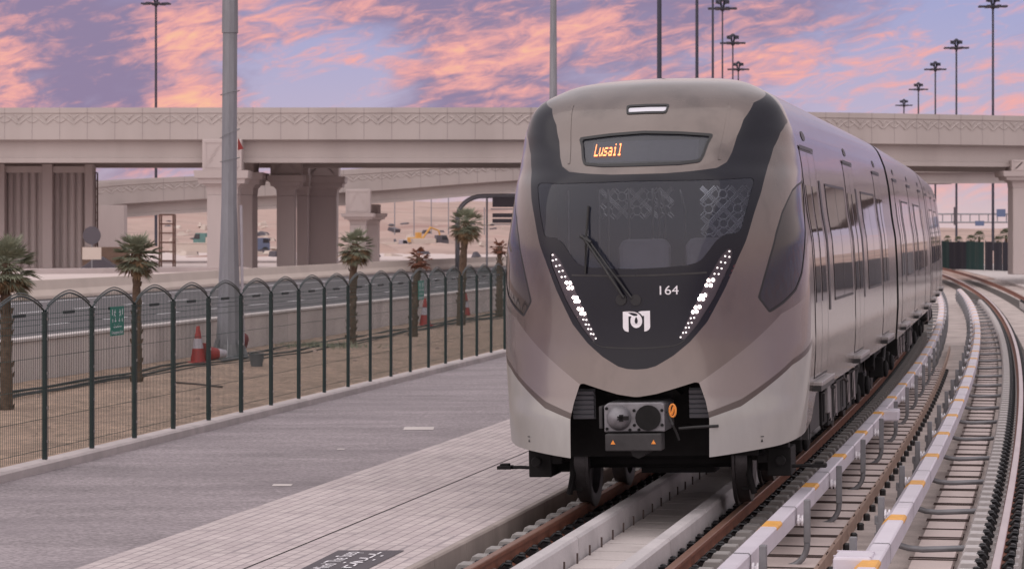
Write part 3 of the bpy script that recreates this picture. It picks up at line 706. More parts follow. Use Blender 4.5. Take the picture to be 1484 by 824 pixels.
def sdf(poly, closed_axis=True):
    P = np.array(poly, float)
    def f(V):
        x = np.abs(V[:, 6]); y = V[:, 7]; d = np.full(len(x), 1e9); inside = np.zeros(len(x), bool)
        for (x0, y0), (x1, y1) in zip(P, np.roll(P, -1, 0)):
            ex, ey = x1-x0, y1-y0; t = np.clip(((x-x0)*ex+(y-y0)*ey)/(ex*ex+ey*ey+1e-12), 0, 1)
            d = np.minimum(d, np.hypot(x-x0-t*ex, y-y0-t*ey))
            cc = ((y0 > y) != (y1 > y)) & (x < (x1-x0)*(y-y0)/((y1-y0) if y1 != y0 else 1e-12)+x0); inside ^= cc
        return np.where(inside, d, -d)
    return f
def chaikin(pts, n=2, closed=True):
    P = [tuple(p) for p in pts]
    for _ in range(n):
        Q = [] if closed else [P[0]]
        for a, b in zip(P, P[1:]+(P[:1] if closed else [])):
            Q += [(a[0]*.75+b[0]*.25, a[1]*.75+b[1]*.25), (a[0]*.25+b[0]*.75, a[1]*.25+b[1]*.75)]
        P = Q if closed else Q+[P[-1] if False else tuple(pts[-1])]
    return P
def shellobj(mesh, name, m, parent, off=0.0):
    V, Tr = mesh; mb = MB(); mb.v = [tuple(v) for v in (V[:, :3]+V[:, 3:6]*off)]; mb.f = [tuple(int(i) for i in t) for t in Tr]; mb.nrm = V[:, 3:6]
    return mb.build(name, m, parent, fix=False)

ROLL = .022
T0 = 24.0
def chord(ta, tb, back):
    a, b = T(ta, OC), T(tb, OC); d = (b-a).normalized(); return a-d*back, d
O1, D1 = chord(T0+3, T0+16, 3)
def car_matrix(o, d):
    psi = math.atan2(d.x, d.y); n = Vector((d.y, -d.x, 0))
    return Matrix.Translation(o+n*2*ROLL) @ Matrix.Rotation(-psi, 4, 'Z') @ Matrix.Rotation(-ROLL, 4, 'Y')
train = empty('metro_train'); M1 = car_matrix(O1, D1); train.matrix_world = M1
tag(train, 'champagne and black metro train with lit headlamps and an amber Lusail display', 'train')

mesh = shell_grid()
xb = np.array([0,0.668,1.12,1.491,1.845,2.365,2.781,3.07,30]); zb_ = np.array([0.561,0.562,0.6,0.627,0.667,0.712,0.76,0.998,0.95])
_, mesh = split(mesh, lambda V: np.interp(np.abs(V[:,6]), xb, zb_)-V[:,7])
chx = np.array([-.01,.023,.335,.56]); chz = np.array([1.108,1.108,1.17,1.223]); cux = np.array([.701,.687,.646,.56]); cuz = np.array([.561,.90,1.048,1.223])
cutpoly = [(-0.5,0.3),(0.669,0.301),(0.669,0.562),(0.655,0.901),(0.614,1.049),(0.546,1.216),(0.508,1.223),(0.319,1.17),(0.171,1.13),(0.023,1.108),(-0.5,1.108)]
_, mesh = split(mesh, sdf(cutpoly))
MASK = [(-0.4,1.347),(0,1.347)]+[(0.085,1.352),(0.166,1.374),(0.313,1.461),(0.458,1.578),(0.615,1.75),(0.795,2.058),(0.927,2.314),(1.013,2.461),(1.127,2.689),(1.235,2.895),(1.332,3.144),(1.439,3.312),(1.615,3.457),(1.81,3.531),(2.006,3.564),(1.934,3.643),(1.861,3.798),(1.91,3.861),(1.304,3.74),(1.086,3.578),(0.969,3.422),(0.903,3.267),(0.847,3.179),(0.746,3.126),(0.609,3.11),(0.483,3.098),(0.258,3.083),(0,3.081),(-0.4,3.081)]
mask, body = split(mesh, sdf(MASK))
WS = [(-0.4,3.018),(0.057,3.018),(0.489,3.016),(0.829,3.02),(1.104,3.033),(1.136,3.027),(1.155,3.003),(1.063,2.759),(0.982,2.58),(0.953,2.545),(0.906,2.533),(0.818,2.528),(0.763,2.5),(0.712,2.462),(0.624,2.358),(0.582,2.31),(0.535,2.28),(0.443,2.256),(0.182,2.24),(0,2.236),(-0.4,2.236)]
ws, mask = split(mask, sdf(WS))
LAMP = [(0.836,2.4),(0.862,2.395),(0.871,2.36),(0.857,2.285),(0.687,1.965),(0.524,1.725),(0.415,1.603),(0.39,1.598),(0.369,1.622),(0.477,1.845),(0.621,2.12),(0.756,2.33)]
lamp, mask = split(mask, sdf(LAMP))
RED = [(0.91,2.28),(0.886,2.26),(0.764,2.03),(0.667,1.87),(0.572,1.74),(0.61,1.8),(0.706,1.94),(0.821,2.12)]
red, mask = split(mask, sdf(RED))
DISP = [(-0.3,3.481),(0.022,3.481),(0.357,3.468),(0.668,3.445),(0.698,3.439),(0.7,3.424),(0.659,3.359),(0.617,3.244),(0.59,3.195),(0.562,3.178),(0.378,3.157),(0.064,3.152),(-0.3,3.152)]
disp, body = split(body, sdf(DISP))
dpane, dframe = split(disp, lambda V: sdf(DISP)(V)-.026)
TL = [(-0.3,3.742),(0.21,3.736),(0.237,3.728),(0.214,3.652),(0.193,3.645),(-0.3,3.65)]
tlm, body = split(body, sdf(TL)); tpane, tframe = split(tlm, lambda V: sdf(TL)(V)-.020)
SW = [(2.303,3.018),(2.181,3.014),(1.897,2.975),(1.747,2.927),(1.632,2.838),(1.508,2.723),(1.373,2.536),(1.264,2.309),(1.186,2.131),(1.129,1.986),(1.115,1.953),(1.129,1.936),(1.228,1.827),(1.245,1.814),(1.268,1.817),(1.435,1.889),(1.647,1.998),(1.807,2.146),(1.982,2.435),(2.35,2.792),(2.333,2.937)]
swm, body = split(body, sdf(SW)); swp, swf = split(swm, lambda V: sdf(SW)(V)-.022)
pst = np.array([0,0.652,0.962,1.265,1.575,2.281,2.737]); zst = np.array([0.9,0.961,1.059,1.22,1.384,1.575,1.628]); zsb = np.array([0.850,0.907,0.995,1.167,1.332,1.512,1.552])
PEND = 2.211
belowT, body = split(body, lambda V: np.minimum(np.interp(np.abs(V[:,6]), pst, zst)-V[:,7], PEND-np.abs(V[:,6])))
skirt, stripe = split(belowT, lambda V: np.interp(np.abs(V[:,6]), pst, zsb)-V[:,7])
pl = np.array([0,0.286,0.532,0.775,1.058,1.401,2.102,2.824]); zl = np.array([0.9,1.09,1.206,1.367,1.559,1.801,2.004,2.043])
lite, body = split(body, lambda V: np.minimum(np.interp(np.abs(V[:,6]), pl, zl)-V[:,7], PEND-.1-np.abs(V[:,6])))
seam, body = split(body, lambda V: .012-np.abs(np.abs(V[:,6])-(PEND+.012)) if False else np.where(V[:,7] < 3.42, .012-np.abs(np.abs(V[:,6])-(PEND+.012)), -.1))
side, nose = split(body, lambda V: np.abs(V[:,6])-(PEND+.0))
def half(mesh, sgn):
    V, Tr = mesh; keep = Tr[(V[Tr][:, :, 6].mean(1)*sgn) > 0]; u, inv = np.unique(keep, return_inverse=True); return V[u], inv.reshape(-1, 3)
shell = shellobj(nose, 'car_body', M['paint'], train)
for sgn in (-1, 1):
    for part, nm, m in ((side, 'side_panel', 'paint_side'), (seam, 'panel_seam', 'black'), (lite, 'lower_panel', 'paint_lite'), (stripe, 'stripe', 'stripe'), (skirt, 'skirt', 'skirt')): shellobj(half(part, sgn), nm, M[m], shell)
fm = shellobj(mask, 'front_mask', M['mask'], train)
wsc = shellobj(ws, 'windscreen', M['ws'], train, -.004)

for sgn in (-1, 1): sw_ = shellobj(half(swp, sgn), 'cab_side_window', M['sideglass'], train, -.004); shellobj(half(swf, sgn), 'window_frame', M['black'], sw_)
dsp = shellobj(dpane, 'destination_display', M['dispglass'], train, -.008); shellobj(dframe, 'display_frame', M['black'], dsp, .006)
tl_ = shellobj(tpane, 'roof_lamp', M['toplamp'], train, -.006); shellobj(tframe, 'lamp_frame', M['black'], tl_, .006)
for sgn in (-1, 1):
    hl = shellobj(half(lamp, sgn), 'headlamp', M['lenshouse'], train, -.006)
    shellobj(half(red, sgn), 'tail_lamp', M['redlens'], train, -.003)
    leds = [(0.853,2.372),(0.81,2.33),(0.851,2.322),(0.767,2.278),(0.808,2.271),(0.731,2.228),(0.771,2.221),(0.702,2.175),(0.742,2.172),(0.646,2.118),(0.687,2.121),(0.625,2.075),(0.665,2.074),(0.575,1.985),(0.609,1.988),(0.556,1.955),(0.589,1.954),(0.521,1.882),(0.556,1.886),(0.496,1.842),(0.529,1.845),(0.475,1.787),(0.506,1.79),(0.452,1.744),(0.482,1.747),(0.429,1.705),(0.457,1.706),(0.405,1.66),(0.431,1.663),(0.382,1.622)]
    for i, (p, z) in enumerate(leds):
        big = 9 <= i <= 20; r = .0155 if big else .0078
        pp = np.array(p*.985*sgn+.0); c = So(pp, np.array(z), .004); nn = Vector(Sn(pp, np.array(z)))
        mb = MB(); q = nn.to_track_quat('Z', 'Y').to_matrix()
        ring = [[Vector(c)+q @ Vector((rr*math.cos(a), rr*math.sin(a), h)) for a in np.linspace(0, 2*math.pi, 9)[:-1]] for rr, h in ((r, -.004), (r*.75, .005), (r*.2, .008))]
        mb.grid([rg+[rg[0]] for rg in ring]); mb.build('led', M['led'] if big else M['dimled'], hl, fix=False)
# display lettering as amber dots, and the white marks on the nose
FONT = {'L':['10000','10000','10000','10000','10000','10000','11111'], 'u':['00000','00000','10001','10001','10001','10011','01101'], 's':['00000','00000','01111','10000','01110','00001','11110'], 'a':['00000','00000','01110','00001','01111','10001','01111'], 'i':['00100','00000','01100','00100','00100','00100','01110'], 'l':['01100','00100','00100','00100','00100','00100','01110']}
mb = MB(); pitch = .0083; zt = 3.362
for gi, g in enumerate('Lusail'):
    for r_, row in enumerate(FONT[g]):
        for c_, b in enumerate(row):
            if b == '1':
                p = -.478+(gi*6+c_)*pitch; z = zt-r_*.0163; hw, hh = .0042, .0076
                mb.add([So(np.array(p+a*hw), np.array(z+b_*hh), .004) for a, b_ in ((-1,-1),(1,-1),(1,1),(-1,1))], [(0,1,2,3)])
mb.build('lettering', M['orange_led'], dsp, fix=False)
mb = MB()                                            # the unlit part of the dot panel behind the glass
Pq = [[So(np.array(p), np.array(z), -.03) for p in np.linspace(-.54, .56, 12)] for z in (3.222, 3.415)]
mb.grid(Pq); mb.build('dot_panel', mat('unlit_dots', (.11,.11,.15), .5, 0, .15, 20), dsp, fix=False)
Pq = [[So(np.array(p), np.array(z), -.05) for p in np.linspace(-.76, .76, 12)] for z in (3.14, 3.49)]
mb = MB(); mb.grid(Pq); mb.build('backing_panel', M['cabdark'], dsp, fix=False)
Pq = [[So(np.array(p), np.array(z), -.03) for p in np.linspace(-.95, .95, 20)] for z in (1.58, 2.42)]
bpy.context.view_layer.update()
vs, fs = text_mesh('164', .113); w_t = max(v[0] for v in vs)
mb = MB(); mb.add([So(np.array(.176+v[0]*(.188/w_t)), np.array(2.002+v[1]), .004) for v in vs], fs); mb.build('car_number', M['white'], fm, fix=False)
from mathutils.geometry import tessellate_polygon
def logo_piece(loops):
    tess = tessellate_polygon([[Vector((x, y, 0)) for x, y in l] for l in loops]); pts = [p for l in loops for p in l]
    return pts, [tuple(t) for t in tess]
mb = MB()
def arcp(cx, cy, rx, ry, a0, a1, n=12): return [(cx+rx*math.cos(R(a)), cy+ry*math.sin(R(a))) for a in np.linspace(a0, a1, n)]
left = [(395,192),(470,186),(560,184)]+arcp(610,410,222,222,-75,0,10)+arcp(702,410,130,150,0,180,16)+[(572,380),(578,340),(600,296),(527,296),(527,648)]+arcp(520,535,125,112,95,180,8)
drop = [(700,305),(722,345),(737,395),(730,440),(712,462),(690,462),(672,440),(666,395),(680,345)]
right = [(745,202),(780,190),(820,182),(1006,178),(1006,520)]+arcp(880,535,126,108,0,92,8)+[(875,285),(852,295),(835,290),(800,245)]
for loops in ([left, drop], [right]):
    pts, tr = logo_piece(loops)
    mb.add([So(np.array(-.117+(x-395)/611*.233), np.array(1.862-(y-180)/470*.184), .005) for x, y in pts], tr)
mb.build('emblem', M['white'], fm, fix=False)
# fine creases and a hatch line on the black front
mb = MB()
def surf_strip(pts, w, off=.003):
    P = []
    for (p, z), (p2, z2) in zip(pts, pts[1:]+[(2*pts[-1][0]-pts[-2][0], 2*pts[-1][1]-pts[-2][1])]):
        d = Vector((p2-p, z2-z)).normalized(); n = Vector((-d.y, d.x))*w
        P.append([So(np.array(p+n.x), np.array(z+n.y), off), So(np.array(p-n.x), np.array(z-n.y), off)])
    return P
mb.grid(surf_strip([(p, 1.545-.012*(1-(p/.28)**2)) for p in np.linspace(-.28, .28, 12)], .006))
for s_ in (-1, 1): mb.grid(surf_strip([(s_*(.28+.13*t), 1.545-.0*t+.05*t*t) for t in np.linspace(0, 1, 5)], .004))
mb.build('crease', M['black'], fm, fix=False)
mb = MB(); mb.grid(surf_strip([(p, 2.205-.03*(1-(p/.9)**2)) for p in np.linspace(-.62, .62, 20)], .008)); mb.build('lower_ledge', M['under_grey'], fm, fix=False)
# raised edges of the roof fairing
for s_ in (-1, 1):
    mb = MB(); mb.grid(surf_strip([(s_*(.77+.10*t+.10*t*t), 3.20+.56*t) for t in np.linspace(0, 1, 12)], .016, .004)); mb.build('fairing_ridge', M['paint'], shell, fix=False)
mb = MB()
for p, z in ((-1.225, .705), (1.215, .690)):
    mb.add([So(np.array(p+a), np.array(z+b), .004) for a, b in ((-.014,-.022),(.014,-.022),(0,.008))], [(0,1,2)])
    mb.add([So(np.array(p+a), np.array(z+b), .004) for a, b in ((-.02,.022),(.02,.022),(.02,.030),(-.02,.030))], [(0,1,2,3)])
mb.build('jacking_mark', M['black'], shell, fix=False)
# wiper
wi = empty('wiper', (0,0,0), 0, train); V3 = lambda p, z, off: Vector(So(np.array(p), np.array(z), off))
mb = MB(); mb.tube([V3(-.10,1.98,.03), V3(-.22,2.19,.06), V3(-.47,2.52,.055)], .014, 6); mb.tube([V3(-.03,1.975,.03), V3(-.20,2.22,.06), V3(-.44,2.52,.05)], .011, 6); mb.tube([V3(-.50,2.53,.05), V3(-.39,2.47,.05)], .018, 6)
mb.build('wiper_arm', M['black'], wi)
mb = MB(); mb.tube([V3(-.47,2.20,.012), V3(-.455,2.52,.03), V3(-.46,2.80,.012)], .011, 5); mb.build('wiper_blade', M['rubber'], wi)
mb = MB(); mb.lathe([(.05,-.02),(.05,.02),(.03,.035)], tuple(V3(-.13,1.965,.0)), 10, 'Y'); mb.lathe([(.05,-.02),(.05,.02),(.03,.035)], tuple(V3(.0,1.96,.0)), 10, 'Y'); mb.build('wiper_pivot', M['black'], wi)
# driver's cab seen through the windscreen
cabm = empty('cab_interior', (0,0,0), 0, train)
mb = MB(); mb.box((0, 3.05, 2.2), (2.36, .05, 2.2)); mb.box((0, 2.45, 1.25), (1.9, 1.2, .05)); mb.box((0, 2.45, 3.12), (1.9, 1.2, .04)); mb.build('cab_lining', M['cabdark'], cabm)
mb = MB(); P = [[So(np.array(p), np.array(z), off) for p in np.linspace(-1.05, 1.05, 24)] for z, off in ((2.215,-.03),(2.20,-.25),(2.15,-.75))]; mb.grid(P); mb.build('console', M['cabdark'], cabm, smooth=True)
for sx in (-.14, .50):
    mb = MB(); pr = [(-.24,2.10),(.24,2.10),(.25,2.42),(.21,2.50),(-.21,2.50),(-.25,2.42)]; mb.prism([(sx+a, b) for a, b in pr], 1.75, 1.88); mb.build('seat_back', M['seat'], cabm, bevel=.05)
def lattice(s0, s1, z0, z1, q, cell, r):
    mb = MB(); ns = int(round((s1-s0)/cell)); nz_ = int(round((z1-z0)/cell))
    for i in range(ns):
        for j in range(nz_):
            x, z = s0+(i+.5)*cell, z0+(j+.5)*cell; h = cell/2
            if (i+j) % 2 == 0:
                oc = [(x+.62*h*math.cos(a), z+.62*h*math.sin(a)) for a in np.linspace(R(22.5), R(382.5), 9)]
                for (a, b), (c, d) in zip(oc, oc[1:]): mb.tube([(a,q,b),(c,q,d)], r, 4)
                for dx, dz in ((1,1),(1,-1),(-1,1),(-1,-1)):
                    for o_ in (-.14*h, .14*h): mb.tube([(x+dx*.42*h+o_*dz,q,z+dz*.42*h-o_*dx),(x+dx*h+o_*dz,q,z+dz*h-o_*dx)], r*.9, 4)
            else:
                for dx, dz in ((1,1),(1,-1)):
                    for o_ in (-.16*h, 0, .16*h): mb.tube([(x-dx*h+o_*dz,q,z-dz*h-o_*dx),(x+dx*h+o_*dz,q,z+dz*h-o_*dx)], r*.9, 4)
    return mb
lattice(.36, 1.20, 2.42, 2.98, 2.2, .14, .0085).build('lattice_screen', M['lattice'], cabm); lattice(-.62, .06, 2.70, 2.98, 2.25, .14, .006).build('lattice_screen', M['steel'], cabm)
mb = MB()
for x in (-.92,-.62,-.53,-.33,-.10,-.04): mb.tube([(x,2.1,2.3),(x+.01,2.1,2.98)], .012, 5)
for x in (-.02, .17): mb.tube([(x,2.1,2.96),(x+.05,2.1,2.75),(x+.04,2.1,2.5)], .010, 5)
mb.build('reflected_bar', M['steel'], cabm)  # pale upright bars standing in for reflections in the windscreen
for x, z in ((.25,3.088),(-.45,3.088)): MB().box((x,2.1,z),(.45,.10,.012)).build('cab_light', emit('cab_glow', (1,.97,.95), 4), cabm)
# coupler pocket under the nose
cp = empty('coupler', (0,0,0), 0, train)
mb = MB(); mb.prism([(-.29,.80),(.25,.80),(.25,1.045),(.22,1.06),(-.25,1.06),(-.29,1.03)], .10, .75); mb.build('coupler_head', M['coupler'], cp, bevel=.012)
mb = MB(); mb.lathe([(.108,.10),(.108,.075),(.085,.03),(.05,.0),(.01,-.015)], (-.155,0,.925), 20, 'Y'); mb.build('coupler_cone', M['coupler'], cp, smooth=True)
mb = MB(); mb.box((-.105,-.0,.93),(.10,.03,.035)); mb.box((-.12,.01,.93),(.035,.05,.06)); mb.build('coupler_hook', M['under'], cp)
mb = MB(); mb.lathe([(.112,.07),(.112,.099),(.095,.099),(.095,.094),(.01,.094)], (.105,0,.925), 20, 'Y'); mb.build('coupler_socket', M['under'], cp)
mb = MB(); mb.box((.105,.085,.93),(.17,.02,.02)); mb.build('socket_bar', M['steel'], cp)
mb = MB()
for x, z in ((-.265,1.01),(-.265,.83),(-.02,.99),(-.02,.86),(.228,.99),(.228,.86),(-.06,.82),(.02,.82)): mb.lathe([(.014,.10),(.014,.088),(.008,.084)], (x,0,z), 8, 'Y')
mb.build('coupler_bolt', M['under'], cp)
mb = MB(); mb.box((-.02,.12,.715),(.50,.22,.15)); mb.box((-.32,.25,.93),(.03,.3,.2)); mb.build('electric_coupler_box', M['under_grey'], cp, bevel=.01)
for x in (-.20, .16):
    mb = MB(); mb.prism([(x-.021,.70),(x+.021,.70),(x,.738)], .005, .008); mb.build('warning_sticker', M['orange'], cp)
mb = MB(); mb.tube([(.32+.045*math.cos(a)*.6, .12, .985+.055*math.sin(a)) for a in np.linspace(0, 6.283, 14)], .010, 6); mb.tube([(.31,.12,.95),(.335,.12,1.02)], .012, 5); mb.build('orange_handle', M['orange'], cp)
mb = MB(); mb.tube([(.27,.14,.98),(.32,.10,.86),(.34,.15,.80),(.36,.2,.72)], .012, 6); mb.tube([(.36,.2,.82),(.5,.22,.83),(.7,.3,.835)], .014, 6); mb.tube([(-.02,.3,.62),(-.02,.9,.62)], .07, 8); mb.build('coupler_hose', M['rubber'], cp)
pk = empty('coupler_pocket', (0,0,0), 0, train)
mb = MB(); mb.box((0,1.25,.95),(1.9,.06,.9)); mb.box((0,.95,1.26),(.9,.6,.03)); mb.build('back_plate', M['under'], pk)
for sx in (-.525, .525):
    mb = MB()
    for k in range(6): mb.box((sx,.44,.925+k*.043),(.19,.05,.032), rx=R(24))
    mb.box((sx,.485,1.03),(.20,.03,.27)); mb.build('air_grille', M['grille'], pk)
mb = MB(); mb.prism([(-.34,1.10),(.34,1.10),(.26,1.18),(-.26,1.18)], .55, .8); mb.lathe([(.03,.5),(.03,.56)], (-.0,0,1.13), 8, 'Y'); mb.build('buffer_beam', M['under'], pk)

# running gear and equipment below the floor
def wheel_mb(c):
    mb = MB(); mb.lathe([(.10,-.066),(.385,-.066),(.415,-.060),(.42,.055),(.445,.060),(.45,.085),(.43,.095),(.33,.085),(.30,.02),(.12,.02),(.10,-.02)], c, 36, 'X'); return mb
def bogie(parent, q, q2):
    b = empty('bogie', (0, q, 0), 0, parent)
    for y in (0, q2):
        for s_ in (-1, 1):
            mb = MB(); prof = [(.10,.07),(.385,.066),(.41,.060),(.42,-.050),(.448,-.056),(.452,-.080),(.43,-.09),(.33,-.08),(.30,-.02),(.12,-.02),(.10,.02)]
            mb.lathe([(r, x*s_) for r, x in prof], (s_*.755, y, .422), 40, 'X'); mb.build('wheel', M['wheelsteel'], b, smooth=35)
            mb = MB(); mb.box((s_*1.0,y,.46),(.22,.34,.30)); mb.lathe([(.13,0),(.13,.05),(.06,.07)], (s_*1.11 if s_ > 0 else -1.18,y,.44), 14, 'X'); mb.build('axle_box', M['under'], b, bevel=.02)
        mb = MB(); mb.tube([(-.75,y,.42),(.75,y,.42)], .085, 12); mb.box((.1,y+.3,.5),(.7,.4,.45)); mb.build('axle', M['under'], b)
    for s_ in (-1, 1):
        mb = MB(); mb.prism([(-.55,.50),(-.35,.42),(.35,.62),(q2-.35,.62),(q2+.35,.42),(q2+.55,.50),(q2+.3,.72),(-.3,.72)], s_*.92-.07, s_*.92+.07, 'X'); mb.build('bogie_frame', M['under'], b, bevel=.02)
        mb = MB(); mb.lathe([(.16,.72),(.16,.95)], (s_*.95,q2/2,0), 14); mb.tube([(s_*1.08,.3,.5),(s_*1.08,.9,.82)], .035, 8); mb.build('spring', M['under_grey'], b)
    return b
b1 = bogie(train, 1.95, 2.2)
# collector shoes, sand pipes, life guards
for s_ in (-1, 1):
    c = empty('current_collector', (s_*1.12, 1.6, 0), 0, train)
    mb = MB(); mb.box((0,.1,.42),(.22,.5,.26)); mb.box((s_*-.06,-.06,.50),(.30,.16,.18)); mb.lathe([(.05,-.26),(.05,-.20),(.03,-.19)], (s_*.02,0,.44), 10, 'Y'); mb.build('mount', M['under'], c, bevel=.012)
    mb = MB(); mb.tube([(s_*.08,-.05,.37),(s_*.22,-.02,.375),(s_*.30,0,.37)], .018, 6); mb.box((s_*.36,-.02,.375),(.13,.16,.03)); mb.box((s_*.36,-.02,.395),(.08,.10,.03)); mb.build('shoe', M['under'], c)
    mb = MB(); mb.tube([(s_*-.28,-.02,.6),(s_*-.29,-.04,.30),(s_*-.25,-.02,.12)], .03, 8); mb.build('sand_pipe', M['under'], c)
    mb = MB(); mb.box((s_*-.32,.05,.40),(.10,.06,.5)); mb.build('life_guard', M['under'], c)
def gear(parent, qa, qb, seed):
    rnd = random.Random(seed); g = empty('underfloor_equipment', (0,0,0), 0, parent); q = qa
    mb = MB(); mb.box((0,(qa+qb)/2,.90),(2.3,qb-qa,.08)); mb.build('floor_pan', M['under'], g)
    while q < qb-.6:
        L = rnd.uniform(.5, 1.5); L = min(L, qb-q)
        for s_ in (-1, 1):
            h = rnd.uniform(.25, .52); mb = MB(); mb.box((s_*.98, q+L/2, .88-h/2), (.42, L*.9, h)); 
            mb.box((s_*1.195, q+L*.3, .86-h/2), (.02, L*.25, h*.7)); mb.tube([(s_*1.21,q,.84),(s_*1.21,q+L,.84-rnd.uniform(0,.1))], .02, 6)
            mb.build('equipment_case', M['under'] if rnd.random() < .7 else M['under_grey'], g, bevel=.012)
        if rnd.random() < .6:
            mb = MB(); mb.tube([(1.2,q+.1,.86),(1.2,q+.1,.5),(1.1,q+.2,.42)], .02, 6); mb.tube([(1.2,q+.25,.86),(1.2,q+.3,.45)], .012, 5); mb.build('pipe', M['steel'], g)
        q += L+.08
    return g
gear(train, 5.6, 11.3, 3)
bogie(train, 12.0, 2.1)
mb = MB(); mb.box((1.18,6.05,.78),(.12,.34,.40)); mb.build('grey_cabinet', mat('cabinet_grey', (.24,.23,.235), .5, .2, .2, 6), train, bevel=.012)
mb = MB(); mb.box((1.20,3.15,.68),(.10,.10,.36)); mb.box((1.05,3.1,.66),(.28,.30,.30)); mb.build('coupling_bracket', M['under_grey'], train)
mb = MB(); mb.box((1.21,4.25,.72),(.03,1.15,.40)); mb.build('equipment_cover', M['under_grey'], train)

# doors, windows and marks along the sides
ZD = np.concatenate([np.linspace(1.16, 2.0, 5), np.linspace(2.2, 3.32, 9)])
def side_grid(mb, sg, q0, q1, zl_, off, nq=2):
    P = [[(sg*(float(Wf(z))+off), q, z) for q in np.linspace(q0, q1, nq)] for z in zl_]; mb.grid(P); return mb
def zr(a, b, n=10): return np.linspace(a, b, n)
def outline(mb, sg, q0, q1, za, zb2, w, off):
    for a, b in ((q0-w, q0+w), (q1-w, q1+w)): side_grid(mb, sg, a, b, zr(za, zb2, 14), off)
    for z in (za, zb2): side_grid(mb, sg, q0-w, q1+w, (z-w, z+w), off)
def door(parent, q, sg):
    d = MB(); side_grid(d, sg, q-.76, q+.76, ZD, .004, 3); d = d.build('door', M['paint_side'], parent, smooth=True)
    mb = MB(); outline(mb, sg, q-.765, q+.765, 1.15, 3.315, .008, .0065); side_grid(mb, sg, q-.008, q+.008, zr(1.17, 3.3, 14), .0065); mb.build('door_seal', M['black'], d)
    for a, b in ((-.62,-.10),(.10,.62)):
        mb = MB(); side_grid(mb, sg, q+a, q+b, zr(1.86, 2.98), .008); mb.build('door_window', M['sideglass'], d, smooth=True)
    mb = MB(); side_grid(mb, sg, q-.78, q+.78, (3.325,3.36), .012); mb.build('header_strip', M['black'], d)
    mb = MB(); s_ = sg*(float(Wf(1.1))+.04); mb.box((s_-sg*.02,q,1.10),(.13,1.62,.045)); mb.build('door_step', M['steel'], d, bevel=.008)
    mb = MB(); mb.box((s_-sg*.015,q,1.055),(.10,1.66,.045)); mb.build('step_support', M['black'], d)
    mb = MB(); n = 12; z0 = 3.465; ring = [(sg*(float(Wf(z0+.05*math.sin(a)))+.006), q+.20*math.cos(a), z0+.05*math.sin(a)) for a in np.linspace(0, 2*math.pi, n+1)[:-1]]; mb.add(ring, [tuple(range(n))]); mb.build('door_lamp', M['black'], d)
def side_window(parent, q0, q1, sg, panes=2):
    mb = MB(); side_grid(mb, sg, q0, q1, zr(1.84, 3.02, 12), .004, 3); w = mb.build('side_window', M['sideglass'], parent, smooth=True)
    mb = MB(); outline(mb, sg, q0, q1, 1.84, 3.02, .014, .0065)
    for k in range(1, panes): qk = q0+(q1-q0)*k/panes; side_grid(mb, sg, qk-.012, qk+.012, zr(1.84, 3.02), .0065)
    mb.build('window_seal', M['black'], w)
def slot(parent, q, sg):
    mb = MB(); side_grid(mb, sg, q-.10, q+.10, zr(1.75, 3.05), .005); mb.build('vent_slot', M['black'], parent, smooth=True)
def dress(parent, doors, wins, slots, sides=(-1, 1)):
    for sg in sides:
        for q in doors: door(parent, q, sg)
        for a, b in wins: side_window(parent, a, b, sg)
        for q in slots: slot(parent, q, sg)
dress(shell, (2.86, 8.5, 14.1), ((4.65,7.35),(10.3,12.9)), (3.95, 9.45))
def plain_car(name, tf, length, doors, wins, slots, tail):
    o, d = chord(tf+2.5, tf+length-2.5, 2.5); c = empty(name, (0,0,0), 0, train); c.matrix_parent_inverse = Matrix.Identity(4)
    c.matrix_local = M1.inverted() @ car_matrix(o, d)
    zz = np.concatenate([np.linspace(.95, 3.6, 26)[:-1], np.linspace(3.6, 3.96, 10)[:-1], 4.095-.135*np.linspace(1, 0, 12)**2])
    prof = [(float(Wf(z)), z) for z in zz]+[(-float(Wf(z)), z) for z in zz[::-1][1:]]
    mb = MB(); mb.grid([[(s_, q, z) for s_, z in prof] for q in np.linspace(0, length, 12)]); b = mb.build('body_shell', M['paint_side'], c, smooth=True)
    mb = MB(); n = len(prof); mb.add([(s_, 0.0, z) for s_, z in prof]+[(s_, length, z) for s_, z in prof], [tuple(range(n)), tuple(range(n, 2*n))]); mb.build('end_wall', M['under'], c)
    for sg in (-1, 1):
        for q in doors: door(c, q, sg)
        for a, b_ in wins: side_window(c, a, b_, sg)
        for q in slots: slot(c, q, sg)
    mb = MB(); mb.grid([[(s_*.93, q, 1.0+(z-1.0)*.95) for s_, z in prof] for q in (-.62, .02)]); mb.build('gangway_bellows', M['rubber'], c, smooth=True)
    return c
for tf, ln_, sd in ((T0+17.2, 16.2, 11), (T0+17.2+16.65, 16.75, 12)):
    c = plain_car('car_body', tf, ln_, (2.2, 7.9, 13.6), ((3.8,6.4),(9.5,12.1)), (3.3, 9.0), False)
    bogie(c, 1.6, 2.1); gear(c, 4.8, 11.2, sd); bogie(c, 12.2, 2.1)
mb = MB(); n = len(zs)
P = [(float(Wf(z)), L1c-.002, z) for z in zs if z > .95]; P = P+[(-a, b, c_) for a, b, c_ in P[::-1][1:]]; mb.add(P, [tuple(range(len(P)))]); mb.build('end_wall', M['under'], train)

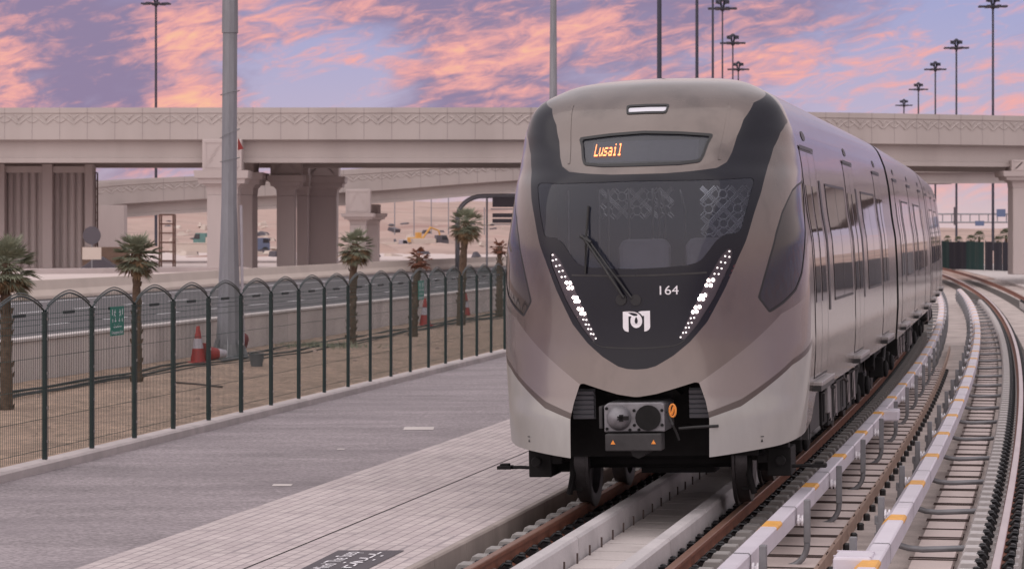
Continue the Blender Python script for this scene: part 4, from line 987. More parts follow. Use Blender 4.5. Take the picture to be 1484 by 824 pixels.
# ------------------------------------------------------------------ green mesh fence with arched panels
PS = 1.613; NP = 34; ZB = .05; ZP = 1.66; ARC = .185
fe = empty('mesh_fence', fp(0)); fe.rotation_euler = (0, 0, math.atan2(fd.y, fd.x)); tag(fe, 'dark green welded mesh fence with an arched top to every panel', 'fence')
mb = MB(); mb.box((0,0,(ZB+ZP)/2), (.044,.05,ZP-ZB)); mb.box((0,0,ZP+.012),(.05,.056,.02)); post_me = mb.build('post', M['fence'], fe)
for z in (.25,.62,1.0,1.38,1.6): mb = MB(); mb.box((-.0,-.029,z),(.026,.012,.03)); mb.build('clamp', M['steel'], post_me)
def arch(x):                                           # x from 0 to 1 along the panel
    u = abs(2*x-1); return ZP+.025+ARC*(1-u**1.65)**.8+.015*(1-u)
mb = MB(); nw = 27
def wire(a, b, w): 
    d = (Vector(b)-Vector(a)); mb.tube([a, b], w, 4, cap=False)
for k in range(1, nw):
    x = k/nw; wire((x*PS,0,ZB+.03), (x*PS,0,arch(x)), .0026)
for z in (.16,.50,.84,1.18,1.46,1.54,1.60,1.655): wire((.03,.004,z),(PS-.03,.004,z), .0032)
panel_me = mb.build('mesh_panel', M['wire'], fe)
mb = MB(); P = [(x*PS, 0, arch(x)-.012) for x in np.linspace(.015,.985,28)]; mb.tube(P, .012, 6)
for dx in (.0,): mb.tube([(x*PS, 0, arch(x)+.018) for x in np.linspace(.05,.95,24)], .008, 5)
rim_me = mb.build('arch_rim', M['fence'], panel_me)
mb = MB(); mb.box((PS/2,0,ZP-.005),(.36,.012,.034)); plate_me = mb.build('dark_plate', M['fence'], panel_me)  # thin dark bar across the middle of each panel, below the arch
for k in range(NP):
    if k == 0: p_, q_ = post_me, panel_me
    elif k < 20: p_ = copy_tree(post_me, fe); q_ = copy_tree(panel_me, fe)
    else:                                              # too far to show their clamps
        p_ = post_me.copy(); COL.objects.link(p_); p_.parent = fe; q_ = copy_tree(panel_me, fe)
    p_.location = (k*PS, 0, 0); q_.location = (k*PS, 0, 0)
def exit_sign(s, px_w, label):
    e = empty('exit_sign', fp(s, .045, 0), math.atan2(fd.y, fd.x)); tag(e, label, 'sign', 'emergency exit signs')
    w, h, z0 = .50, .345, 1.33
    mb = MB(); mb.box((0,0,z0+h/2),(w,.006,h)); mb.build('sign_panel', M['sign'], e)
    mb = MB(); Y = -.0045
    def bar(x0, z0_, x1, z1, t=.006):
        t *= .9; x0 *= 2.1; x1 *= 2.1
        d = Vector((x1-x0, z1-z0_)); n = Vector((-d.y, d.x)).normalized()*t
        mb.add([(x0+n.x,Y,z0_+n.y),(x0-n.x,Y,z0_-n.y),(x1-n.x,Y,z1-n.y),(x1+n.x,Y,z1+n.y)], [(0,1,2,3)])
    zt = z0+h
    for sx, m in ((-.055, 1), (.055, -1)):           # running figures, doorways and arrows
        bar(sx-.035*m, zt-.03, sx-.035*m, zt-.10, .012); bar(sx+.012*m, zt-.035, sx+.012*m, zt-.05, .010)
        bar(sx+.012*m, zt-.05, sx+.004*m, zt-.085, .008); bar(sx+.004*m, zt-.085, sx+.022*m, zt-.12, .006); bar(sx+.004*m, zt-.085, sx-.01*m, zt-.115, .006); bar(sx-.008*m, zt-.06, sx+.028*m, zt-.07, .005)
        bar(sx-.03*m, zt-.145, sx-.03*m, zt-.185, .012); bar(sx+.02*m, zt-.135, sx+.02*m, zt-.185, .008); bar(sx+.005*m, zt-.17, sx+.035*m, zt-.17, .005)
    for pl in ([(.075,.0),(.06,-.012),(.045,.0)],[(.035,.002),(.02,-.014),(.005,.004)],[(-.002,.012),(-.002,-.010),(-.03,-.010)],[(-.04,.012),(-.045,-.014),(-.07,-.004)],[(-.055,.02),(-.05,.02)],[(.02,.022),(.026,.022)]):
        for a, b in zip(pl, pl[1:]): bar(a[0], zt-.235+a[1], b[0], zt-.235+b[1], .0045)
    mb.build('pictograms', M['white'], e, fix=False)
    vs, fs = text_mesh('Emergency Exit', .05); wt = max(v[0] for v in vs)
    mb = MB(); mb.add([(-.22+v[0]*.44/wt, Y, z0+.022+v[1]*1.05) for v in vs], fs); mb.build('lettering', M['white'], e, fix=False)
exit_sign(2*PS+ PS*1+.80, 0, 'green Emergency Exit sign on the near stretch of fence, close to the second palm')
exit_sign(2*PS+PS*12+.72, 0, 'smaller looking green Emergency Exit sign far along the fence')

# ------------------------------------------------------------------ palms
def palm(px, pyb, hgt, crown, label, nf=44, leaf='leaf', seed=1, droop=.35, skirt=.25, lean=0, tr=.13, z=-.08):
    rnd = random.Random(seed); p = gr(px, pyb, z); e = empty('palm_tree', p); tag(e, label, 'palm tree', 'young fan palms behind the fence')
    n = 14; path = [(lean*(i/n)**2, .02*math.sin(i), hgt*i/n-.05) for i in range(n+1)]; rad = [tr*(1.15-.35*i/n)*(1+.06*math.sin(i*2.4)) for i in range(n+1)]
    mb = MB(); mb.tube(path, rad, 10)
    for k in range(70):                                # old leaf bases
        t = rnd.random(); a = rnd.random()*6.28; i = min(n-1, int(t*n)); r = rad[i]; z0 = path[i][2]+.05
        x, y = path[i][0]+r*math.cos(a), r*math.sin(a)
        mb.tube([(x*.97, y*.97, z0), (x+.03*math.cos(a), y+.03*math.sin(a), z0+.08)], [.022,.008], 4)
    mb.build('trunk', M['trunk'], e, smooth=50)
    for part, mname, cnt, lo, hi in (('crown', leaf, nf, -1.0, 1.4), ('dry_fronds', 'leaf_dry', int(nf*skirt), -1.25, -.35)):
        if not cnt: continue
        mb = MB(); top = Vector(path[-1])
        for k in range(cnt):
            az = k*2.39996+rnd.uniform(-.3,.3); el = math.asin(max(-1,min(1,math.sin(lo)+(math.sin(hi)-math.sin(lo))*(k+.5)/cnt)))+rnd.uniform(-.12,.12)
            d = Vector((math.cos(az)*math.cos(el), math.sin(az)*math.cos(el), math.sin(el)))
            L = crown*rnd.uniform(.42,.62); base = top+Vector((0,0,-.12*rnd.random()))
            end = base+d*L; end.z -= droop*L*.4*math.cos(el)
            mb.tube([base, base.lerp(end, .5)+Vector((0,0,.03)), end], [.012,.008,.006], 4, cap=False)
            side = d.cross(Vector((0,0,1))); side = side.normalized() if side.length > .1 else Vector((1,0,0)); upv = side.cross(d)
            nl = 19
            for j in range(nl):
                a = (j/(nl-1)-.5)*2.5; l = crown*rnd.uniform(.46,.60)*(1-.18*abs(a))
                v = (d*math.cos(a)+side*math.sin(a)+upv*rnd.uniform(-.12,.10)).normalized()
                w = side*math.cos(a)-d*math.sin(a)
                m_ = end+v*l*.55; t_ = end+v*l+Vector((0,0,-droop*l*rnd.uniform(.2,.7)))
                mb.add([end, m_+w*.013, t_, m_-w*.013], [(0,1,2,3)])
        mb.build(part, M[mname], e, fix=False)
    return e
palm(9, 592, 2.22, .52, 'full green fan palm cut by the left edge of the photo', 66, seed=3, tr=.085, droop=.16, skirt=.3)
palm(198, 552, 2.36, .46, 'green fan palm with a thick trunk beside the nearer Emergency Exit sign', 54, seed=5, skirt=.25, tr=.085, droop=.16)
palm(509, 500, 2.42, .50, 'green fan palm with drooping brown fronds in front of the pier with the ornamented block', 46, seed=8, skirt=.5, tr=.105, lean=.10, droop=.3)
palm(599, 487, 2.05, .36, 'small withered rust-brown palm beside the farther Emergency Exit sign', 24, 'leaf_brown', 12, .4, 0, .16, .10)
palm(668, 470, 2.98, .58, 'tall yellow-green fan palm before the curved sign gantry', 54, seed=15, skirt=.4, tr=.115, lean=.16, droop=.2)
palm(724, 459, 2.25, .34, 'small dry brown palm just left of the train', 18, 'leaf_brown', 19, .4, 0, .0, .10)

# ------------------------------------------------------------------ road-works odds and ends on the sandy strip
def cone(px, py, h, label, z=-.08):
    p = gr(px, py, z); e = empty('traffic_cone', p, random.uniform(-.3,.3)); tag(e, label, 'traffic cone', 'red and white traffic cones'); k = h/.75
    mb = MB(); mb.box((0,0,.02*k),(.44*k,.44*k,.04*k)); mb.build('base', M['cone'], e, bevel=.008)
    r = lambda z: (.165-.135*z/.75)
    for a, b, m in ((.04,.30,'cone'),(.30,.50,'conewhite'),(.50,.75,'cone')):
        mb = MB(); mb.lathe([(r(a)*k, a*k),(r(b)*k, b*k)], n=18); mb.build('cone_body' if m == 'cone' else 'reflective_sleeve', M[m], e, smooth=40)
    return e
cone(287, 526, .75, 'nearest upright red and white traffic cone, beside the big grey lamp pole')
cone(616, 472, .78, 'upright traffic cone under the farther Emergency Exit sign')
cone(675, 459, .74, 'farthest traffic cone, against the wall by the tall palm')
p = gr(299, 524, -.06); e = empty('fallen_cone', p, .5); tag(e, 'red cone lying on its side with its white band showing by the lamp pole', 'traffic cone')
mb = MB(); mb.lathe([(.165,0),(.11,.25)], (0,0,.16), 16, 'X'); mb.box((-.02,0,.18),(.04,.40,.40)); mb.build('cone_body', M['cone'], e)
mb = MB(); mb.lathe([(.11,.25),(.075,.42)], (0,0,.16), 16, 'X'); mb.build('reflective_sleeve', M['conewhite'], e)
def sack(px, py, w, d, h, m, label, name, seed=1):
    p = gr(px, py, -.09); mb = MB(); rows = []
    rnd = random.Random(seed); ph = [rnd.uniform(0,6) for _ in range(4)]
    for i in range(9):
        v = i/8; r = []
        for k in range(16):
            a = k/16*6.283; rr = math.sin(max(.06,min(1,v*1.0))*math.pi*.5+.0)*(1 if v < .5 else math.cos((v-.5)*math.pi)**.5 if v < 1 else .02)
            rr *= 1+.12*math.sin(3*a+ph[0])+.07*math.sin(5*a+ph[1]+v*4)
            r.append((p.x+w/2*rr*math.cos(a), p.y+d/2*rr*math.sin(a), p.z+h*v))
        rows.append(r)
    mb.grid(rows, True); mb.f.append(tuple(8*16+k for k in range(16))); return tag(mb.build(name, m, smooth=True), label, 'sandbag')
sack(305, 512, .42, .4, .34, M['grey'], 'dark grey filled sack between the nearest cone and the lamp pole', 'sandbag', 2)
sack(352, 514, .34, .3, .50, mat('dark_red_cloth', (.16,.03,.035), .8, 0, .3, 8), 'dark red and black bundle behind the foot of the lamp pole', 'bundle', 6)
p = gr(372, 531, -.09); e = empty('bucket', p); tag(e, 'small grey plastic bucket on the sand right of the lamp pole', 'bucket')
mb = MB(); mb.lathe([(.11,0),(.15,.24),(.158,.24),(.158,.26),(.145,.26),(.105,.02)], n=18); mb.build('pail', M['grey'], e, smooth=40)
mb = MB(); mb.tube([(.15*math.cos(a), .02, .25+.05*math.sin(a)) for a in np.linspace(0, 3.14, 10)], .005, 4); mb.build('handle', M['steel'], e)
def hose(off, z, label, s0=-30, s1=120, amp=.10, r=.022):
    mb = MB(); P = []
    for s in np.arange(s0, s1, 1.2): q = wp(s, off+amp*math.sin(s*.22+off*3)+.05*math.sin(s*.7), z+.015*math.sin(s*1.3)); P.append(tuple(q))
    mb.tube(P, r, 5); tag(mb.build('hose', M['hose'], smooth=True), label, 'hose', 'black hoses along the wall')
hose(.75, -.05, 'black hose lying closest to the concrete wall')
hose(1.25, -.055, 'second black hose lying a little farther out on the sand', amp=.16)
hose(1.5, -.06, 'thin black hose farthest from the wall on the sand', amp=.22, r=.014)
rnd = random.Random(4); mb = MB()
for k in range(260):
    s = rnd.uniform(-30, 60); o = rnd.choice([rnd.uniform(.2,1.8), rnd.uniform(.2,9)]); q = wp(s, o, -.085); r = rnd.uniform(.012,.06)
    mb.box((q.x,q.y,q.z), (r*2,r*rnd.uniform(1,3),r), rnd.random()*3, rnd.uniform(-.4,.4), 0, .6)
tag(mb.build('stones', mat('stone_debris', (.30,.23,.20), .9, 0, .3, 5)), 'loose stones and rubble scattered on the sand', 'stones', kind='stuff')
p = gr(455, 503, -.08); mb = MB(); rr = random.Random(9)
for k in range(420):
    a = rr.random()*6.28; q = abs(rr.gauss(0, .55)); b = (p.x+q*1.5*math.cos(a), p.y+q*math.sin(a), -.09); t_ = (b[0]+rr.uniform(-.12,.12), b[1]+rr.uniform(-.12,.12), b[2]+rr.uniform(.05,.20)); mb.add([b, (b[0]+.02,b[1],b[2]), t_], [(0,1,2)])
tag(mb.build('weeds', M['leaf'], fix=False), 'low patch of weeds at the foot of a palm on the sand', 'weeds', kind='stuff')
mb = MB(); q0, q1 = gr(248, 553, -.07), gr(322, 560, -.07); mb.tube([tuple(q0), tuple(q0.lerp(q1,.5)+Vector((0,.1,0))), tuple(q1)], .018, 5); tag(mb.build('old_pipe', M['rod']), 'short dark pipe lying on the sand beyond the fence', 'pipe')

# ------------------------------------------------------------------ lamp poles
def mast_head(e, z, k, m):
    mb = MB(); mb.lathe([(.10*k,z-.3*k),(.30*k,z-.1*k),(.36*k,z+.10*k),(.10*k,z+.16*k)], n=12); mb.tube([(.55*k*math.cos(a),.55*k*math.sin(a),z) for a in np.linspace(0,6.283,17)], .05*k, 5); mb.build('head_ring', m, e)
    for i in range(8):
        a = i*math.pi/4+.3; c, s_ = math.cos(a), math.sin(a); mb = MB(); mb.tube([(.3*c*k,.3*s_*k,z),(.9*c*k,.9*s_*k,z+.02*k)], .045*k, 5); mb.box((1.18*c*k,1.18*s_*k,z+.02*k),(.78*k,.34*k,.16*k), a); mb.build('luminaire', m, e)
    mb = MB()
    for i in range(6):
        a = i*math.pi/3; mb.tube([(.12*k*math.cos(a),.12*k*math.sin(a),z+.1*k),(.34*k*math.cos(a),.34*k*math.sin(a),z+.85*k),(.62*k*math.cos(a),.62*k*math.sin(a),z+.75*k)], .06*k, 5); mb.box((.55*k*math.cos(a),.55*k*math.sin(a),z+.72*k),(.34*k,.24*k,.40*k),a)
    mb.lathe([(.30*k,z+.8*k),(.26*k,z+1.05*k),(.05*k,z+1.18*k)], n=10); mb.build('head_crown', m, e)
def mast(px, Y, top, w, label, pole='mast', head=True, gz=.5):
    p = at(px, 336, Y); e = empty('lamp_mast', (p.x, Y, gz)); tag(e, label, 'lamp mast', 'high lamp masts'); z = top-gz
    r = w*Y/F/2; mb = MB(); mb.tube([(0,0,-.5),(0,0,z*.5),(0,0,z)], [r*1.15,r*1.0,r*.85], 12); mb.build('mast_pole', M[pole], e, smooth=50)
    if head: mast_head(e, z, 1.0*Y/274*.95 if Y < 300 else 1.0, M['mast'])
TOP = lambda py, Y: H+(336-py)*Y/F
for px, Y, py, w, lb in ((1439,274,10,3.6,'tallest lamp mast with a crown of floodlights above the right end of the overpass'),(1386,336,70,3.0,'second tallest crowned lamp mast over the right part of the overpass'),(1355.5,380,101,2.6,'middle one of the five crowned lamp masts at the far right'),(1331,435,130,2.4,'fourth crowned lamp mast from the right edge, well below its neighbour'),(1310,489,153,2.2,'shortest crowned lamp mast just clearing the overpass at the right'),
                       (1047,276,13,2.6,'tallest crowned lamp mast directly above the train roof'),(1062,328,63,2.4,'middle crowned lamp mast above the train roof'),(1070,381,101,2.2,'lowest crowned lamp mast above the train roof'),
                       (226,270,6,3.8,'lone dark lamp mast with floodlights over the left part of the overpass')):
    mast(px, Y, TOP(py, Y), w, lb)
for px, Y, w, lb in ((955.5,150,6.8,'thick dark pole above the train roof, top out of the picture'),(1010,212,4.8,'thinner dark pole above the train, second from the thick one'),(1033,245,3.6,'thin dark pole beside the tallest crowned mast above the train')):
    mast(px, Y, 25.5, w, lb)
def street_pole(px, py, z, top, label, r0, r1, Y=None, head=True):
    p = gr(px, py, z) if Y is None else at(px, 336, Y); e = empty('lamp_pole', (p.x, p.y, z)); tag(e, label, 'lamp pole')
    mb = MB(); mb.tube([(0,0,0),(0,0,1.0),(.0,0,3.2),(.02,0,6.8)], [r0,r0*.86,r1*1.04,r1*.98], 10, False); mb.build('lower_shaft', M['pole'], e)
    mb = MB(); mb.tube([(.02,0,6.8),(.02,0,6.801),(.03,0,top)], [r1*.98,r1*1.10,r1*.8], 10); mb.build('upper_shaft', M['pole'], e)
    mb = MB(); mb.lathe([(r0*1.55,-.02),(r0*1.55,.03),(r0*1.05,.05),(r0*.98,.30)], n=20); mb.build('base_flange', M['galv'], e)
    for k in range(8):
        a = k*math.pi/4; mb = MB(); mb.prism([(r0*.98,.03),(r0*1.45,.03),(r0*.96,.42)], -.012, .012); mb.v = [tuple(Matrix.Rotation(a,3,'Z') @ Vector(v)) for v in mb.v]; mb.build('gusset', M['galv'], e)
    mb = MB(); mb.tube([(0,0,top-.1),(0,0,top),(1.2,-.6,top+.25)], .06, 8); mb.box((1.6,-.8,top+.27),(.8,.32,.12), -.46); mb.build('lamp_head', M['pole'], e)
    return e
lp = street_pole(332, 519, -.08, 11.5, 'big grey octagonal lamp pole rising from the sand beside the wall', .285, .158)
mb = MB()
for z, tilt in ((5.55,.05),(4.7,.10),(4.15,.05)): mb.tube([(.02+.205*math.cos(a), .205*math.sin(a), z+tilt*math.cos(a)) for a in np.linspace(0, 6.283, 20)], .006, 4)
mb.build('wire_loop', M['galv'], lp)
mb = MB(); mb.prism([(.185,4.35),(.185,4.62),(.30,4.38)], -.004, .004); mb.build('red_pennant', M['cone'], lp)
mb = MB(); mb.tube([(.30,-.05,.3),(.25,-.02,3.2)], .03, 8); mb.build('conduit', M['conewhite'], lp)
street_pole(801, 0, .4, 13, 'grey lamp pole rising behind the roof corner of the train', .26, .155, Y=113)

# ------------------------------------------------------------------ overpass, ramp and their piers
def along(pts, step=.35):
    P = smooth_line(pts, 400); return P
class Deck:
    def __init__(s, pts, n=160):
        s.P = [Vector(p) for p in smooth_line(pts, n)]; s.d = [0]
        for a, b in zip(s.P, s.P[1:]): s.d.append(s.d[-1]+(Vector((b.x,b.y))-Vector((a.x,a.y))).length)
        s.L = s.d[-1]
    def at(s, u, b, z):
        x = float(np.interp(u, s.d, [p.x for p in s.P])); y = float(np.interp(u, s.d, [p.y for p in s.P])); zz = float(np.interp(u, s.d, [p.z for p in s.P]))
        e = .5; x2 = float(np.interp(u+e, s.d, [p.x for p in s.P])); y2 = float(np.interp(u+e, s.d, [p.y for p in s.P])); x1 = float(np.interp(u-e, s.d, [p.x for p in s.P])); y1 = float(np.interp(u-e, s.d, [p.y for p in s.P]))
        d = Vector((x2-x1, y2-y1)).normalized(); return Vector((x-d.y*b, y+d.x*b, zz+z))
    def run(s, prof, step=2.0, closed=True, u0=0, u1=None):
        u1 = s.L if u1 is None else u1; us = np.linspace(u0, u1, max(2, int((u1-u0)/step)+1)); mb = MB(); mb.grid([[s.at(u, b, z) for b, z in prof] for u in us], closed)
        if closed: m = len(prof); k = (len(us)-1)*m; mb.f += [tuple(range(m)), tuple(k+q for q in range(m))]
        return mb
def deck_bridge(name, pts, hp, hg, width, label, panel=1.42, rel=True, u_rel=None):
    """z of the line is the top of the parapet; hp parapet height, hg girder height"""
    D = Deck(pts); e = empty(name, tuple(D.at(D.L/2, 0, -5))); tag(e, label, 'bridge'); off = -e.location
    def b_(mb, nm, m): mb.v = [tuple(Vector(v)+off) for v in mb.v]; return mb.build(nm, m, e)
    b_(D.run([(0,-.005),(0,-hp),(.34,-hp),(.34,-.005)]), 'parapet', M['bridge'])
    b_(D.run([(-.05,0),(-.05,-.27),(-.01,-.30),(.36,-.30),(.36,0)]), 'parapet_cap', M['bridge'])
    b_(D.run([(-.035,-.60*hp),(-.035,-hp-.01),(.3,-hp-.01),(.3,-.60*hp)]), 'parapet_plinth', M['bridge'])
    b_(D.run([(width-.34,-.005),(width-.34,-hp),(width,-hp),(width,-.005)]), 'far_parapet', M['bridge'])
    zt = -hp-.02
    b_(D.run([(.0,-hp-.012),(.50,-hp-.10),(.50,-hp-hg*.78),(.42,-hp-hg*.80),(.42,-hp-hg),(1.5,-hp-hg),(1.5,-hp-.3),(width-1.5,-hp-.3),(width-1.5,-hp-hg),(width-.5,-hp-hg),(width-.5,-hp-.10),(width,-hp-.012)]), 'girder', M['bridge'])
    n = int(D.L/panel); mb = MB(); jt = MB()
    for k in range(n):
        u = k*panel
        jt.grid([[D.at(u+du, b, z) for du in (-.012,.012)] for b, z in ((-.053,.002),(-.053,-.27),(-.038,-.30),(-.002,-.31),(-.002,-.60*hp+.01),(-.0375,-.60*hp),(-.0375,-hp))])
        if u_rel and not (u_rel[0] <= u <= u_rel[1]): continue
        z0, z1 = -.60*hp+.06, -.34
        def leaf(a0, c0, a1, c1, bow, w):
            P = []
            for t in np.linspace(0, 1, 7):
                a = a0+(a1-a0)*t; c = c0+(c1-c0)*t+bow*math.sin(math.pi*t); ww = w*(math.sin(math.pi*min(1,max(0,t)))**.7+.12)
                P.append([D.at(u+a*panel, -.012, z0+(z1-z0)*c-ww), D.at(u+a*panel, -.045, z0+(z1-z0)*c), D.at(u+a*panel, -.012, z0+(z1-z0)*c+ww)])
            mb.grid(P)
        leaf(.05,.85,.48,.10,.10,.07); leaf(.95,.85,.52,.10,.10,.07); leaf(.30,.95,.52,.45,.12,.05); leaf(.70,.95,.48,.45,.12,.05); leaf(.02,.25,.28,.75,-.05,.05); leaf(.98,.25,.72,.75,-.05,.05)
    b_(jt, 'panel_joint', M['bridge_dk']); b_(mb, 'leaf_relief', M['bridge'])
    return D
MAIN = [(-70,143,8.93),(-26,141.5,8.92),(1,140.8,8.90),(16,146.7,8.92),(28.6,152.5,8.95),(48,163,8.95),(75,180,8.9),(110,206,8.8)]
D1_ = deck_bridge('overpass', MAIN, 1.62, 1.18, 13.0, 'wide pale concrete overpass with a leaf relief along its parapet, crossing the whole picture', u_rel=(20, 125))
at_z = lambda py, Y: H+(336-py)*Y/F
RAMP = [((60-742)*165/F,165,at_z(276,165)),((150-742)*168/F,168,at_z(264,168)),((300-742)*172/F,172,at_z(255,172)),((520-742)*178/F,178,at_z(246,178)),((742-742)*184/F,184,at_z(231,184)),((1000-742)*196/F,196,at_z(222,196)),((1484-742)*220/F,220,at_z(224,220))]
D2_ = deck_bridge('ramp_bridge', RAMP, 1.40, .86, 9.0, 'lower curved ramp bridge climbing behind the main overpass', u_rel=(0, 45))
def pier(px0, px1, Y, py_bot, py_cap0, py_cap1, py_blk, label, depth=1.3, wide=.5, rows=1, gap=5.5, blockw=None):
    """shaft between px0 and px1 at distance Y; capital between the two cap rows, ornamented block above"""
    x0, x1 = (px0-742)*Y/F, (px1-742)*Y/F; w = x1-x0; zb = min(.62, at_z(py_bot, Y)); z0, z1, z2 = at_z(py_cap0, Y), at_z(py_cap1, Y), at_z(py_blk, Y)
    e = empty('bridge_pier', ((x0+x1)/2, Y, zb)); tag(e, label, 'bridge pier', 'bridge piers')
    for r in range(rows):
        y = depth/2+r*gap
        mb = MB(); mb.box((0,y,(z0-zb)/2-.2),(w,depth,z0-zb+.4)); mb.build('shaft', M['pier'], e, bevel=.04)
        mb = MB(); h = z1-z0; b = empty('capital', (0,y,z0-zb), 0, e); 
        mb.add([(sx*(w/2+o), sy*(depth/2+o), z) for z, o in ((0,0),(h*.30,.03),(h*.45,.18),(h*.46,wide*.62),(h*.66,wide*.70),(h*.68,wide*.92),(h,wide)) for sx, sy in ((-1,-1),(1,-1),(1,1),(-1,1))], [(i*4+k,i*4+(k+1)%4,(i+1)*4+(k+1)%4,(i+1)*4+k) for i in range(6) for k in range(4)]+[(24,25,26,27)])
        mb.build('capital_moulding', M['pier'], b)
        bw = blockw or w*1.15
        mb = MB(); mb.box((0,y,(z1+z2)/2-zb),(bw,depth+.3,z2-z1)); mb.build('block', M['pier'], e, bevel=.03)
        if r == 0:
            hb = z2-z1; fr = MB(); yy = y-depth/2-.15
            for dx, dz, a, c in ((0,hb*.40,bw*.86,.05),(0,-hb*.40,bw*.86,.05),(bw*.41,0,.05,hb*.8),(-bw*.41,0,.05,hb*.8)): fr.box((dx,yy-.012,(z1+z2)/2-zb+dz),(a,.03,c))
            for k in range(4):
                for q in (-1,1): fr.box((q*bw*(.1+.08*k),yy-.01,(z1+z2)/2-zb+hb*(.26-.17*k)),(bw*.26,.025,.05),ry=q*.75)
            fr.build('relief_panel', M['pier'], e)
    return e
pier(300,344,140.6,392,282,247,202,'nearest pier, its ornamented block hidden in part by the big lamp pole', depth=1.6, wide=.62, rows=1, blockw=2.0)
pier(346,366,148,391,282,250,232,'dark pier in shade just right of the big lamp pole', depth=3.0, wide=.6)
pier(401,427,150,388,283,254,229,'sunlit pier with an ornamented block, second from the lamp pole', depth=1.2, wide=.5, blockw=1.65)
pier(430,446,153.5,387,283,254,232,'dark slab pier behind the second ornamented pier', depth=2.5, wide=.1, blockw=.7)
pier(447,488,155,385,284,256,234,'dark broad pier right of the second ornamented pier', depth=1.6, wide=.5)
pier(507,530,176,380,325,309,274,'pier of the ramp with a square ornamented block above the palm', depth=1.2, wide=.55, blockw=1.55)
pier(530,549,182,379,325,309,296,'dark rear pier of the ramp beside the square ornamented block', depth=1.2, wide=.5)
pier(1468,1500,152,372,272,248,232,'pier at the right edge of the photo under the overpass', depth=1.6, wide=.65)
pier(1800,1830,172,372,272,248,229,'pier beyond the right edge under the overpass', depth=1.6, wide=.65)
# left abutment with upright flutes
ab = empty('bridge_abutment', ((60-742)*149/F, 149, .5)); tag(ab, 'dark fluted concrete abutment under the left end of the overpass', 'abutment')
zt = at_z(239,149)-.5
mb = MB(); x0, x1 = (-60-742)*149/F-ab.location.x, (125-742)*149/F-ab.location.x
mb.box(((x0+x1)/2,2,zt/2-.2),(x1-x0,3,zt+.4)); mb.build('core', M['pier'], ab)
mb = MB(); x = x0
while x < x1-.1: mb.lathe([(.17,-.3),(.17,zt-.3)], (x+.2,.46,0), 10); x += .42
mb.build('flutes', M['pier'], ab)
for px, w, dy in ((70,.55,-.15),(130,.42,-.1),(2,.5,-.25)):
    mb = MB(); mb.box(((px-742)*149/F-ab.location.x,.2+dy,zt/2-.1),(w,.8,zt+.3)); mb.build('pilaster', M['pier'], ab, bevel=.03)
mb = MB(); mb.box(((x0+x1)/2,.4,zt-.25),(x1-x0+.6,1.2,.35)); mb.build('ledge', M['pier'], ab)
rp = empty('ramp_wall', ((160-742)*167/F, 167, .5)); tag(rp, 'plain cream end wall carrying the low end of the ramp', 'wall')
mb = MB(); mb.box((0,.6,at_z(297,167)/2-.3),(40*167/F,1.4,at_z(297,167)-.4)); mb.build('wall_slab', M['pier'], rp)
mb = MB(); mb.box((-1.9,1.2,at_z(297,167)/2-.3),(2.6,1.2,at_z(297,167)-.5)); mb.build('side_slab', M['pier'], rp)
o = path_sweep([((40-742)*128/F,128,.55),((150-742)*131/F,131,.55),((260-742)*136/F,136,.55),((360-742)*139.4/F,139.4,.5)], [(0,0),(0,.28),(-.3,.30),(-.3,0)]).build('low_kerb_wall', M['pier']); tag(o, 'low dark kerb wall at the foot of the fluted abutment', 'kerb wall')

# ------------------------------------------------------------------ things under and beyond the overpass
def at0(px, Y, z=.6): return Vector(((px-742)*Y/F, Y, z))
e = empty('road_sign', at0(133,131)); tag(e, 'round dark road sign seen from behind with a pale plate below it', 'road sign')
mb = MB(); mb.lathe([(.43,0),(.43,.03)], (0,0,at_z(341,131)-.6), 28, 'Y'); mb.build('disc', M['signgrey'], e)
mb = MB(); mb.box((0,.02,at_z(367,131)-.6),(.9,.02,.58)); mb.build('plate', M['barrier'], e)
mb = MB(); mb.tube([(0,.05,0),(0,.05,at_z(330,131)-.6)], .035, 8); mb.build('sign_post', M['galv'], e)
def scaffold(px0, px1, Y, py0, py1, label, bays=1):
    x0, x1 = (px0-742)*Y/F, (px1-742)*Y/F; w = x1-x0; z1 = at_z(py0, Y)-.6; e = empty('scaffold_tower', (x0, Y, .6)); tag(e, label, 'scaffold')
    mb = MB()
    for x in (0,w):
        for y in (0,.8): mb.tube([(x,y,0),(x,y,z1)], .045, 5)
    mb.build('standards', M['rebar'], e); mb = MB(); n = max(4, int(z1/.42))
    for k in range(1, n+1):
        z = z1*k/n
        for y in (0,.8): mb.tube([(0,y,z),(w,y,z)], .035, 4)
    mb.build('rungs', M['rebar'], e)
scaffold(231,251,142,311,388,'rust-brown scaffold tower left of the nearest pier'); scaffold(127,138,150,250,330,'tall narrow ladder tower at the end of the fluted abutment')
o = MB(); x = at0(128,133); o.prism([(-.6,0),(1.0,0),(1.0,.3),(.3,.75),(-.2,.55),(-.7,.2)], 0, .9); ob = o.build('earth_mover_bucket', M['signgrey'], bevel=.03); ob.location = (x.x+.3, 133, .62); tag(ob, 'dark steel skip or tarpaulin heap behind the round sign', 'heap')
o = MB(); o.box((0,.6,.62),(2.1,1.2,1.2), taper=1.08); ob = o.build('brown_skip', mat('skip_brown', (.12,.075,.055), .8, 0, .2), bevel=.03); ob.location = (at0(151,136).x, 136, .6); tag(ob, 'brown open skip standing before the cream end wall', 'skip')
